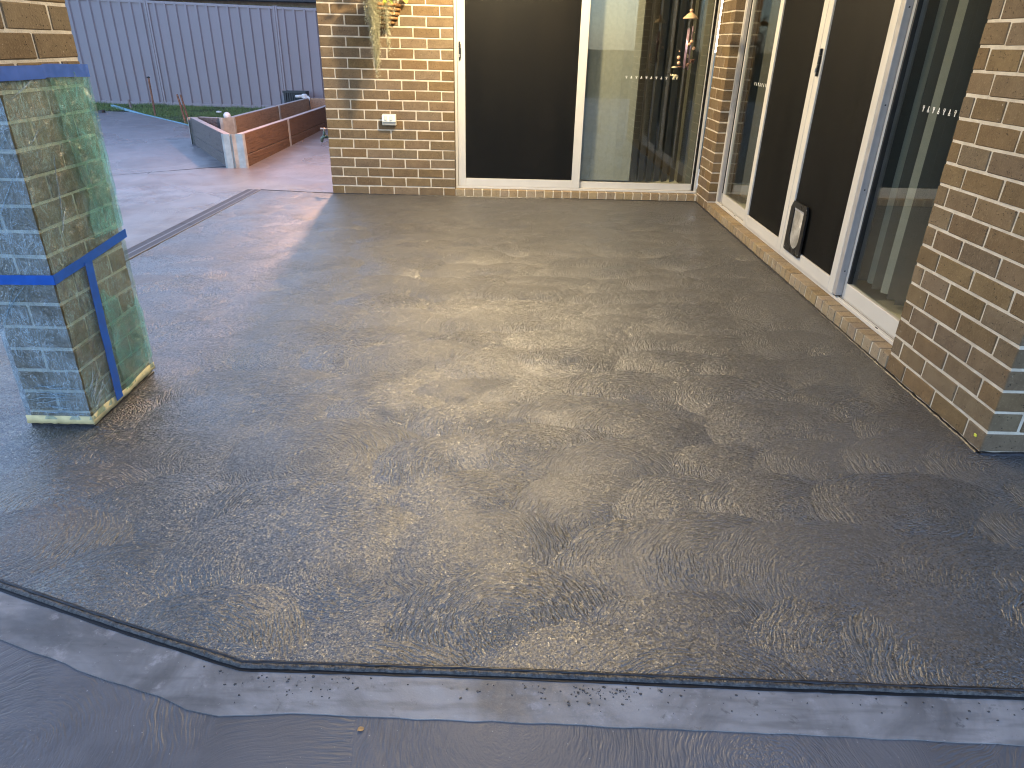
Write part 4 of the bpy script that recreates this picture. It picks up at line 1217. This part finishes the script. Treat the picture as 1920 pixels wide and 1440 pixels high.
for x0, x1 in zip(posts, posts[1:]):
    for zlo, zhi, nm in ((None, 0.0, "top_rail"), (0.115, 0.165, "bottom_rail")):
        b = bmesh.new()
        for k, (xa) in enumerate((x0 + 0.036, x1 - 0.036)):
            pass
        pts = []
        for xa in (x0 + 0.036, x1 - 0.036):
            zt = ftop(xa) if nm == "top_rail" else 0.172
            zb = zt - (0.042 if nm == "top_rail" else 0.06)
            y = fy(xa)
            pts.append([b.verts.new((xa - FX, y + dy - FY, z - FZ)) for dy, z in ((-.026, zb), (-.026, zt - .006), (-.020, zt), (.026, zt), (.026, zb))])
        n = 5
        for s in range(n): b.faces.new((pts[0][s], pts[0][(s + 1) % n], pts[1][(s + 1) % n], pts[1][s]))
        b.faces.new(pts[0][::-1]); b.faces.new(pts[1])
        fin(b, nm, M["fence_l"], fence)
    # three overlapping ribbed sheets to a bay
    W = (x1 - x0 - 0.06) / 3
    for s in range(3):
        b = bmesh.new(); prof = []
        a = x0 + 0.03 + s * W
        pitch = W / 4
        for k in range(4):
            xs = a + k * pitch
            prof += [(xs, 0.0), (xs + pitch * .40, 0.001), (xs + pitch * .46, 0.0), (xs + pitch * .50, -0.032), (xs + pitch * .68, -0.032), (xs + pitch * .76, 0.0)]
        prof.append((a + W, 0.0))
        prev = None
        for xx, dd in prof:
            y = fy(xx) + dd + 0.004 * s * 0
            cur = [b.verts.new((xx - FX, y - FY, 0.11 - FZ)), b.verts.new((xx - FX, y - FY, ftop(xx) - 0.02 - FZ)), b.verts.new((xx - FX, y + 0.0012 - FY, ftop(xx) - 0.02 - FZ)), b.verts.new((xx - FX, y + 0.0012 - FY, 0.11 - FZ))]
            if prev:
                for q in range(4): b.faces.new((prev[q], prev[(q + 1) % 4], cur[(q + 1) % 4], cur[q]))
            prev = cur
        fin(b, "sheet", M["fence"], fence)

# neighbour's eave just above the fence
nb = empty("neighbour_house", (-2.5, 10, 0), "neighbouring house with pale wall and dark eave showing above the fence", "house")
b = bmesh.new(); box(b, -9.6, 8, 0.0, 5, -0.1, 2.10); fin(b, "wall", M["nwall"], nb)
b = bmesh.new(); box(b, -10, 8.4, -0.62, -0.50, 2.0, 2.12, 0.01); fin(b, "gutter", M["roof"], nb)
b = bmesh.new()
q = [b.verts.new(p) for p in ((-10, -0.49, 2.06), (8.4, -0.49, 2.06), (8.4, 3.0, 3.4), (-10, 3.0, 3.4))]; b.faces.new(q)
q2 = [b.verts.new((v.co.x, v.co.y, v.co.z + 0.05)) for v in q]; b.faces.new(q2)
for k in range(4): b.faces.new((q[k], q[(k + 1) % 4], q2[(k + 1) % 4], q2[k]))
fin(b, "roof", M["roof"], nb)

# ------------------------------------------------------------------ RAISED GARDEN BED
bed = empty("garden_bed", (-1.3, 1.25, 0), "raised garden bed of wood grained sleepers held by galvanised corner posts", "planter")
BX, BY = -1.3, 1.25
def plank(p, q, z0, z1, th, mat, side=1, label=None, name="sleeper"):
    """board from p to q (x,y), thickness th to the left (side=1) of the direction"""
    b = bmesh.new(); L = math.hypot(q[0] - p[0], q[1] - p[1]); ang = math.atan2(q[1] - p[1], q[0] - p[0])
    mt = Matrix.Translation((p[0] - BX, p[1] - BY, 0)) @ Matrix.Rotation(ang, 4, 'Z')
    box(b, 0.003, L - 0.003, 0 if side > 0 else -th, th if side > 0 else 0, z0, z1, 0.005, mt)
    me = bpy.data.meshes.new(name)
    bmesh.ops.recalc_face_normals(b, faces=b.faces)
    for f in b.faces: f.material_index = 1 if f.normal.z > 0.9 else 0
    b.to_mesh(me); b.free()
    me.materials.append(M[mat]); me.materials.append(M["sleeper_top"])
    o = link(name, me, None, bed)
    if label: o["label"] = label
    return o
TZ = 0.372
A0, A1, A2 = (-1.275, 1.255), (-1.265, 2.905), (-1.265, 4.93)
for (p, q) in ((A0, A1), (A1, A2), (A2, (-1.265, 6.6))):
    plank(p, q, 0.146, TZ, 0.075, "sleeper"); plank(p, q, -0.05, 0.138, 0.075, "sleeper")
B0, B1 = (-1.468, 1.215), (-2.535, 2.86)
plank(B0, B1, 0.146, TZ, 0.075, "sleeper_s", -1); plank(B0, B1, -0.05, 0.139, 0.072, "sleeper_s", -1)
plank((-2.47, 2.93), (-2.13, 2.86), 0.146, TZ, 0.07, "sleeper_s", 1, "dark short sleeper in the nook"); plank((-2.47, 2.93), (-2.13, 2.86), -0.03, 0.138, 0.07, "sleeper_s", 1)
for (p, q, mt) in (((-2.02, 2.98), (-1.995, 4.86), "sleeper_i"), ((-1.992, 4.90), (-1.965, 6.55), "sleeper_i")):
    plank(p, q, 0.146, TZ, 0.075, mt); plank(p, q, -0.03, 0.138, 0.075, mt)
plank((-1.965, 6.58), (-1.27, 6.60), 0.146, TZ, 0.075, "sleeper_i"); 
# galvanised posts: a folded 135 degree corner channel and flat joiners
def fold(name, pts, z0, z1, th, mat):
    b = bmesh.new(); prev = None
    n = len(pts)
    for i, (x, y) in enumerate(pts):
        a = Vector(pts[max(0, i - 1)]); c = Vector(pts[min(n - 1, i + 1)]); d = (c - a).normalized(); nx, ny = -d.y, d.x
        cur = [b.verts.new((x - BX, y - BY, z0)), b.verts.new((x - BX, y - BY, z1)), b.verts.new((x + nx * th - BX, y + ny * th - BY, z1)), b.verts.new((x + nx * th - BX, y + ny * th - BY, z0))]
        if prev:
            for q in range(4): b.faces.new((prev[q], prev[(q + 1) % 4], cur[(q + 1) % 4], cur[q]))
        else: b.faces.new(cur)
        prev = cur
    b.faces.new(prev[::-1])
    return fin(b, name, M[mat], bed)
fold("corner_post", [(-1.49, 1.215), (-1.458, 1.185), (-1.400, 1.195), (-1.385, 1.212), (-1.372, 1.197), (-1.355, 1.212), (-1.34, 1.222), (-1.268, 1.226), (-1.258, 1.235), (-1.257, 1.262)], -0.03, TZ + 0.004, -0.006, "galv")
fold("corner_post", [(-2.15, 2.865), (-2.135, 2.835), (-2.105, 2.845), (-2.09, 2.862), (-2.01, 2.955), (-2.0, 2.96), (-1.99, 2.985)], -0.03, TZ + 0.006, -0.006, "galv")
fold("joiner_post", [(-1.262, 2.885), (-1.252, 2.885), (-1.252, 2.935), (-1.262, 2.935)], 0.0, TZ - 0.003, 0.004, "galv")
fold("joiner_post", [(-1.262, 4.91), (-1.252, 4.91), (-1.252, 4.96), (-1.262, 4.96)], 0.0, TZ - 0.003, 0.004, "galv")
fold("joiner_post", [(-1.990, 4.855), (-1.978, 4.857), (-1.976, 4.905), (-1.988, 4.905)], 0.0, TZ - 0.003, 0.004, "galv")
fold("joiner_post", [(-2.56, 2.84), (-2.57, 2.90), (-2.48, 2.96), (-2.46, 2.92)], -0.02, TZ - 0.003, 0.004, "galv")
b = bmesh.new(); slab(b, [(-1.36 - BX, 1.45 - BY), (-1.36 - BX, 6.5 - BY), (-1.95 - BX, 6.5 - BY), (-1.98 - BX, 3.0 - BY), (-2.4 - BX, 2.8 - BY)], -0.05, 0.075)
bmesh.ops.triangulate(b, faces=b.faces[:])
fin(b, "soil", M["soil"], bed)

# ------------------------------------------------------------------ CHANNEL DRAIN
dr = empty("channel_drain", (-0.80, 0.09, 0), "narrow grey metal channel drain running across the concrete beside the pillar", "drain")
DA, DB = Vector((-0.800, 0.098, 0)), Vector((-0.938, -4.60, 0))
ddir = (DB - DA).normalized(); dn = Vector((-ddir.y, ddir.x, 0))
Ld = (DB - DA).length
def dstrip(name, o0, o1, z0, z1, mat, s0=0.0, s1=Ld):
    b = bmesh.new()
    qs = []
    for s in (s0, s1):
        p = DA + ddir * s - dr.location
        qs.append([b.verts.new((p + dn * o0) + Vector((0, 0, z0))), b.verts.new((p + dn * o0) + Vector((0, 0, z1))), b.verts.new((p + dn * o1) + Vector((0, 0, z1))), b.verts.new((p + dn * o1) + Vector((0, 0, z0)))])
    for k in range(4): b.faces.new((qs[0][k], qs[0][(k + 1) % 4], qs[1][(k + 1) % 4], qs[1][k]))
    b.faces.new(qs[0]); b.faces.new(qs[1][::-1])
    return fin(b, name, M[mat], dr)
dstrip("trough", -0.068, 0.068, -0.05, -0.0075, "black")
for s0 in (0.0, 1.46, 2.93, 4.0):
    s1 = min(Ld, s0 + 1.452) if s0 < 2.9 else (min(Ld, s0 + 1.06))
    dstrip("grate", -0.060, -0.006, -0.012, 0.0005, "steel", s0 + 0.004, s1)
    dstrip("grate", 0.006, 0.060, -0.012, 0.0005, "steel", s0 + 0.004, s1)
dstrip("centre_bar", -0.0055, 0.0055, -0.012, 0.0012, "steel_l")
dstrip("edge_strip", 0.0605, 0.068, -0.012, 0.0022, "steel_l"); dstrip("edge_strip", -0.068, -0.0605, -0.012, 0.0022, "steel_l")

# ------------------------------------------------------------------ YARD ODDS AND ENDS
def stake(top, foot, w_, label, mat="rust", cap=False):
    o = empty("stake", foot, label, "stake", "stakes in the grass")
    t = Vector(top) - Vector(foot)
    b = bmesh.new(); tube(b, [(0, 0, -0.1), tuple(t * 0.5), tuple(t)], [w_, w_ * 0.95, w_ * 0.9], 5)
    fin(b, "shaft", M[mat], o)
    if cap:
        b = bmesh.new(); ball(b, tuple(t), w_ * 1.5, 1, (1.2, 1, .7)); fin(b, "cap", M["black_al"], o)
    return o
stake((-4.472, 5.9, 0.686), (-4.48, 5.9, 0.045), 0.018, "tallest rusty stake with a dark cap standing in the grass before the fence", cap=True)
stake((-3.628, 5.0, 0.495), (-3.560, 5.0, 0.055), 0.018, "rusty leaning stake nearest the garden bed, left of a twin", cap=False)
stake((-3.588, 5.03, 0.49), (-3.515, 5.03, 0.055), 0.016, "rusty leaning stake nearest the garden bed, right of a twin", "rust")
stake((-5.359, 6.8, 0.255), (-5.331, 6.8, 0.09), 0.024, "short weathered stump of a stake close to the fence", "timber")
b = bmesh.new()
P = [(-5.93, 6.98), (-3.36, 4.66)]
for (x, y, z0, z1) in ((-5.86, 7.05, 0.03, 0.150), (-3.34, 4.72, 0.03, 0.083)): pass
v = []
for (x, y, z0, z1) in ((-5.78, 6.93, 0.06, 0.150), (-4.9, 6.17, 0.05, 0.089), (-3.36, 4.70, 0.03, 0.062)):
    v.append([b.verts.new((x, y, z0)), b.verts.new((x, y, z1)), b.verts.new((x + 0.03, y + 0.033, z1)), b.verts.new((x + 0.03, y + 0.033, z0))])
for a, c in zip(v, v[1:]):
    for k in range(4): b.faces.new((a[k], a[(k + 1) % 4], c[(k + 1) % 4], c[k]))
b.faces.new(v[0]); b.faces.new(v[-1][::-1])
tag(fin(b, "formwork_board", M["bluewood"]), "long pale blue formwork board edging the path against the grass", "board")
# crate
cr = empty("crate", (-2.30, 6.95, 0.14), "dark slatted plastic crate against the fence behind the garden bed", "crate")
b = bmesh.new()
box(b, -0.2, 0.2, -0.13, 0.13, 0.0, 0.02); box(b, -0.2, 0.2, 0.115, 0.13, 0.021, 0.32); box(b, -0.2, -0.185, -0.13, 0.114, 0.021, 0.32); box(b, 0.185, 0.2, -0.13, 0.114, 0.021, 0.32)
fin(b, "body", M["crate"], cr)
for k in range(9):
    b = bmesh.new(); x = -0.182 + k * 0.0415; box(b, x, x + 0.026, -0.13, -0.116, 0.021, 0.29); fin(b, "slat", M["crate"], cr)
b = bmesh.new(); box(b, -0.21, 0.21, -0.14, -0.112, 0.291, 0.33, 0.004); fin(b, "rim", M["crate"], cr)
# white pipe with cap, tap and globe
pp = empty("pipe", (-2.06, 6.62, 0.1), "white plastic pipe with a fat cap at the far end of the garden bed", "pipe")
b = bmesh.new(); tube(b, [(0, 0, -0.05), (0, 0, 0.27)], 0.028, 12); fin(b, "shaft", M["white_m"], pp, True)
b = bmesh.new(); lathe(b, [(0, .34), (.03, .338), (.05, .325), (.052, .27), (0.0, .27)], seg=14); fin(b, "cap", M["white_m"], pp)
b = bmesh.new(); tube(b, [(-.05, 0, .30), (-.16, 0, .29)], 0.024, 10); tube(b, [(.05, 0, .30), (.10, 0, .24), (.115, 0, .16)], 0.02, 8); fin(b, "arm", M["white_m"], pp, True)
gl = empty("globe_light", (-2.12, 3.06, 0.0), "small frosted white globe on a stick behind the inner corner post", "garden light")
b = bmesh.new(); ball(b, (0, 0, 0.385), 0.046, 3); fin(b, "globe", M["white_m"], gl, True)
b = bmesh.new(); tube(b, [(0, 0, 0), (0, 0, 0.35)], 0.006, 6); fin(b, "stick", M["black_al"], gl)
rn = random.Random(3)
def rag(loc, s, label, grp="white scraps on the lawn"):
    b = bmesh.new(); ball(b, (0, 0, 0), s, 2, (1.4, .8, .5))
    for v_ in b.verts: v_.co *= 1 + 0.5 * mnoise.noise(v_.co * 40 + Vector(loc))
    o = fin(b, "scrap", M["white_m"], None, False, loc); tag(o, label, "scrap", grp); return o
rag((-3.55, 6.35, 0.125), 0.035, "crumpled white scrap on the grass left of the garden bed")
rag((-2.62, 6.2, 0.115), 0.028, "smaller white scrap on the grass close behind the garden bed")
rag((-2.52, 6.75, 0.17), 0.10, "pale crumpled plastic heap behind the inner sleepers beside the crate")
b = bmesh.new(); lathe(b, [(0, .05), (.05, .045), (.06, .0), (0, 0)], (0, 0, 0), 12)
tag(fin(b, "black_plug", M["black_al"], None, False, (-5.55, 6.18, 0.075)), "black plastic cap at the far edge of the path beside the pillar", "cap")
b = bmesh.new(); box(b, -.06, .06, -.03, .03, 0, .07, .006)
tag(fin(b, "timber_offcut", M["sleeper_i"], None, False, (-2.24, 2.74, 0.215)), "small orange timber offcut lying in the nook of the garden bed", "timber")
b = bmesh.new(); box(b, -.07, .07, -.05, .05, -0.16, 0.0)
OFF = fin(b, "support_block", M["soil"], bed, False, (-2.24 - BX, 2.74 - BY, 0.214))

# garden tap on the side wall
tp = empty("garden_tap", (0.0, 0.16, 0.50), "small green garden tap with a T handle on the side wall", "tap")
b = bmesh.new(); tube(b, [(0.0, 0, 0), (-0.055, 0, 0)], 0.013, 10); tube(b, [(-0.045, 0, 0), (-0.085, 0, 0.0), (-0.100, 0, -0.015), (-0.105, 0, -0.05)], [0.016, .017, .016, .012], 10)
fin(b, "spout", M["tap"], tp, True)
b = bmesh.new(); tube(b, [(-0.075, 0, 0.005), (-0.075, 0, 0.05)], 0.012, 8); fin(b, "bonnet", M["tap"], tp, True)
b = bmesh.new(); tube(b, [(-0.075, 0, 0.05), (-0.075, 0, 0.068)], 0.006, 6); tube(b, [(-0.11, 0.0, 0.072), (-0.04, 0.0, 0.072)], 0.007, 8); fin(b, "handle", M["tap_w"], tp, True)

# double power outlet on the pier
po = empty("power_outlet", (0.588, 0.0, 0.682), "white weatherproof double power outlet on the brick wall", "outlet")
b = bmesh.new()
pr = [(-0.0, -0.045), (-0.0, 0.052), (-0.044, 0.044), (-0.060, -0.012), (-0.046, -0.017), (-0.040, -0.045)]
L_ = [b.verts.new((-0.063, y, z)) for y, z in pr]; R_ = [b.verts.new((0.063, y, z)) for y, z in pr]
b.faces.new(L_); b.faces.new(R_[::-1])
for k in range(len(pr)): b.faces.new((L_[k], L_[(k + 1) % len(pr)], R_[(k + 1) % len(pr)], R_[k]))
bmesh.ops.bevel(b, geom=b.edges[:], offset=0.003, segments=2, affect='EDGES')
fin(b, "housing", M["white_pl"], po)
for sx in (-0.028, 0.022):
    b = bmesh.new(); mt = Matrix.Translation((sx, -0.053, 0.018)) @ Matrix.Rotation(R(-16), 4, 'X')
    box(b, -0.013, 0.013, -0.007, 0.008, -0.019, 0.019, 0.004, mt); fin(b, "switch", M["switch"], po)
b = bmesh.new(); box(b, -0.054, 0.054, -0.0475, -0.041, -0.043, -0.019, 0.002); fin(b, "shutter", M["shade_pl"], po)

# ------------------------------------------------------------------ HANGING WALL BASKET
rn = random.Random(33)
hb = empty("wall_basket", (0.588, 0.0, 1.45), "half round brown wall basket trailing grey moss and yellow leaves", "planter")
W0 = [(0.055, 0.00, .030), (0.090, 0.032, .030), (0.115, 0.066, .030), (0.130, 0.100, .030), (0.140, 0.134, .028), (0.147, 0.166, .030)]
for k, (r_, z_, h_) in enumerate(W0):
    b = bmesh.new(); lathe(b, [(r_ * .97, z_ - h_ * .42), (r_ + .006, z_ - h_ * .30), (r_ + .010, z_), (r_ + .006, z_ + h_ * .30), (r_ * .97, z_ + h_ * .42)], (0, -0.005, 0), 18, math.pi, 2 * math.pi, 1.55)
    fin(b, "band", M["coir"], hb, True)
b = bmesh.new(); lathe(b, [(0.0, -0.03), (0.045, -0.015), (0.105, 0.066), (0.135, 0.170), (0.0, 0.175)], (0, -0.004, 0), 18, math.pi, 2 * math.pi, 1.45)
fin(b, "liner", M["coir_d"], hb)
rn = random.Random(33)
def strand_mesh(n, cx_, sx_, top, bot, y0, seed, dens=1.0):
    rn = random.Random(seed); vs, fs = [], []
    for s in range(n):
        x = cx_ + rn.gauss(0, sx_); y = y0 + rn.gauss(0, 0.022)
        if y > -0.012: y = -0.012 - rn.random() * 0.01
        L = (top - bot) * min(1.0, rn.uniform(0.35, 1.05) * (1 - 0.35 * abs((x - cx_) / (3 * sx_))))
        z = top + rn.uniform(-.03, .03)
        m = max(5, int(L / 0.014)); ph = rn.random() * 9
        for k in range(m):
            t = k / m
            zz = z - L * t
            xx = cx_ + (x - cx_) * (1.0 - 0.45 * t) + 0.006 * math.sin(ph + t * 19) + 0.005 * math.sin(ph * 2 + t * 43)
            yy = y - 0.02 * math.sin(min(1, t * 2) * 1.5) + 0.005 * math.cos(ph + t * 23)
            for q in range(2):
                a = rn.random() * 6.28; el = rn.uniform(-1.0, 0.5); ln = rn.uniform(0.012, 0.030)
                d = Vector((math.cos(a) * math.cos(el), math.sin(a) * math.cos(el), math.sin(el))) * ln
                sdir = Vector((math.sin(a), -math.cos(a), rn.uniform(-.4, .4))) * 0.0021
                p = Vector((xx, yy, zz)); i = len(vs)
                if p.y + d.y > -0.004: d.y = -abs(d.y)
                vs += [tuple(p - sdir), tuple(p + sdir), tuple(p + d)]; fs.append((i, i + 1, i + 2))
    me = bpy.data.meshes.new("moss"); me.from_pydata(vs, [], fs); me.update(); return me
bx = 0.588; bz = 1.45
for (n, c_, sx_, top, bot, y0, sd) in ((210, 0.543 - bx, 0.026, 1.66 - bz, 1.045 - bz, -0.225, 1), (70, 0.53 - bx, 0.02, 1.66 - bz, 1.24 - bz, -0.235, 6), (50, 0.655 - bx, 0.022, 1.63 - bz, 1.225 - bz, -0.215, 2), (40, 0.475 - bx, 0.018, 1.63 - bz, 1.46 - bz, -0.19, 3), (34, 0.70 - bx, 0.02, 1.68 - bz, 1.52 - bz, -0.12, 4), (50, 0.58 - bx, 0.09, 1.70 - bz, 1.60 - bz, -0.10, 5)):
    tag(link("moss_strands", strand_mesh(n, c_, sx_, top, bot, y0, sd), M["moss"], hb), kind="stuff")
def leaf(parent, c, ln, wd, yaw, pitch, mat, name="leaf"):
    b = bmesh.new(); L_ = []
    prof = [(0, 0), (.25, .38), (.55, .5), (.82, .3), (1, 0)]
    mid = [b.verts.new((t * ln, 0, -0.12 * ln * t * t)) for t, w_ in prof]
    lf = [b.verts.new((t * ln, w_ * wd, 0.06 * ln - 0.12 * ln * t * t)) for t, w_ in prof[1:-1]]
    rt = [b.verts.new((t * ln, -w_ * wd, 0.06 * ln - 0.12 * ln * t * t)) for t, w_ in prof[1:-1]]
    for side in (lf, rt):
        b.faces.new((mid[0], mid[1], side[0])); b.faces.new((mid[1], mid[2], side[1], side[0])); b.faces.new((mid[2], mid[3], side[2], side[1])); b.faces.new((mid[3], mid[4], side[2]))
    o = fin(b, name, M[mat], parent, True, c); o.rotation_euler = (0, pitch, yaw); return o
rn = random.Random(9)
for k in range(70):
    c_ = (rn.uniform(-0.06, 0.10), rn.uniform(-0.22, -0.05), rn.uniform(0.15, 0.26)) if k < 30 else (rn.uniform(-0.20, 0.22), rn.uniform(-0.26, -0.04), rn.uniform(0.22, 0.42))
    leaf(hb, c_, rn.uniform(.03, .06) * (1 if k < 30 else 1.7), rn.uniform(.02, .034) * (1 if k < 30 else 1.7), rn.uniform(-2.6, -0.4), rn.uniform(-.3, .9), "yleaf" if rn.random() < .6 else "gleaf")

# ------------------------------------------------------------------ WIND CHIME
wc = empty("wind_chime", (3.142, -0.56, 1.555), "wind chime with wooden cap, mauve tubes, beads and small elephant figures", "wind chime")
b = bmesh.new(); lathe(b, [(0.0, .044), (.012, .042), (.030, .030), (.050, .012), (.059, .002), (.058, -.004), (.0, -.002)], seg=20); fin(b, "cap", M["wood"], wc, True)
b = bmesh.new(); ball(b, (0, 0, .056), .0145, 2, (1, 1, .85)); fin(b, "bead", M["bead"], wc, True)
b = bmesh.new(); tube(b, [(0.004, 0, ZT - 1.555), (0, 0, .06)], 0.0012, 4); fin(b, "string", M["string"], wc)
def zat(px_y): return 0
for (x, y, z0, z1) in ((-.010, -.012, -.075, -.365), (.003, .010, -.070, -.335), (-0.002, -.02, -.085, -.365), (.030, .004, -.055, -.375)):
    b = bmesh.new(); tube(b, [(x, y, z0), (x - 0.004, y, z1)], 0.0062, 10); fin(b, "tube", M["tube"], wc, True)
strs = [((-.052, 0, -.002), (-.060, 0, -.36)), ((.048, -.005, -.002), (.046, -.005, -.30)), ((.02, .03, -.002), (.018, .03, -.30)), ((0.026, -.03, -.002), (.020, -.03, -.33))]
for a, c in strs:
    b = bmesh.new(); tube(b, [a, c], 0.0011, 4); fin(b, "string", M["string"], wc)
for (x, y, z, r_) in ((.024, -.03, -.165, .0135), (.010, -.028, -.185, .012), (.052, -.006, -.215, .0145), (-.060, -.004, -.285, .0145), (-.056, -.01, -.325, .0145), (-.058, 0, -.24, .006), (.046, -.005, -.10, .003)):
    b = bmesh.new(); ball(b, (x, y, z), r_, 2); fin(b, "bead", M["bead"], wc, True)
def elephant(loc, s, yaw, mat):
    b = bmesh.new()
    ball(b, (0, 0, 0), 1.0, 2, (.50, .27, .33))
    ball(b, (-.56, 0, .16), 1.0, 2, (.22, .19, .22))
    ball(b, (-.46, .20, .16), 1.0, 1, (.12, .04, .19)); ball(b, (-.46, -.20, .16), 1.0, 1, (.12, .04, .19))
    tube(b, [(-.70, 0, .12), (-.86, 0, .06), (-.97, 0, .16), (-.99, 0, .34), (-.93, 0, .44)], [.09, .075, .06, .05, .04], 7)
    for (x, y, f) in ((-.33, .14, -.05), (-.30, -.14, .10), (.30, .14, .04), (.34, -.14, -.04)):
        tube(b, [(x, y, -.1), (x + f * .5, y, -.38), (x + f, y, -.60)], [.13, .105, .115], 7)
    tube(b, [(.48, 0, .1), (.58, 0, -.05), (.60, 0, -.2)], [.03, .022, .015], 5)
    for v_ in b.verts: v_.co *= s
    o = fin(b, "elephant_figure", M[mat], wc, True, loc); o.rotation_euler = (0, 0, yaw)
    return o
elephant((-.070, -.008, -.425), 0.043, 0.1, "eleph")
elephant((.010, -.03, -.335), 0.034, 1.9, "eleph_d")
elephant((.050, -.006, -.305), 0.036, 3.4, "eleph_d")
elephant((.018, .03, -.27), 0.028, 0.6, "eleph")
b = bmesh.new(); lathe(b, [(0, .012), (.02, .008), (.027, 0), (0, -.001)], (-.085, 0, -.362), 10); fin(b, "disc", M["eleph"], wc, True)
b = bmesh.new(); lathe(b, [(0, .010), (.02, .006), (.03, 0), (0, -.001)], (-.045, -.004, -.357), 10); fin(b, "disc", M["eleph_d"], wc, True)

# ------------------------------------------------------------------ LITTLE LEAVES
o = leaf(None, (1.435, -5.802, -0.0045), 0.017, 0.013, 0.6, 0.1, "leafdry"); tag(o, "tiny dry brown leaf on the lower concrete below the border", "leaf")
for (x, y, z, s) in ((3.5345, -4.535, 0.047, .0075),):
    b = bmesh.new(); box(b, -.002, .002, -s, s, -s * .8, s * .8, .0015); tag(fin(b, "yellow_tag", M["yleaf"], None, False, (x, y, z)), "tiny yellow tag stuck low on the corner brick of the near pier", "tag")
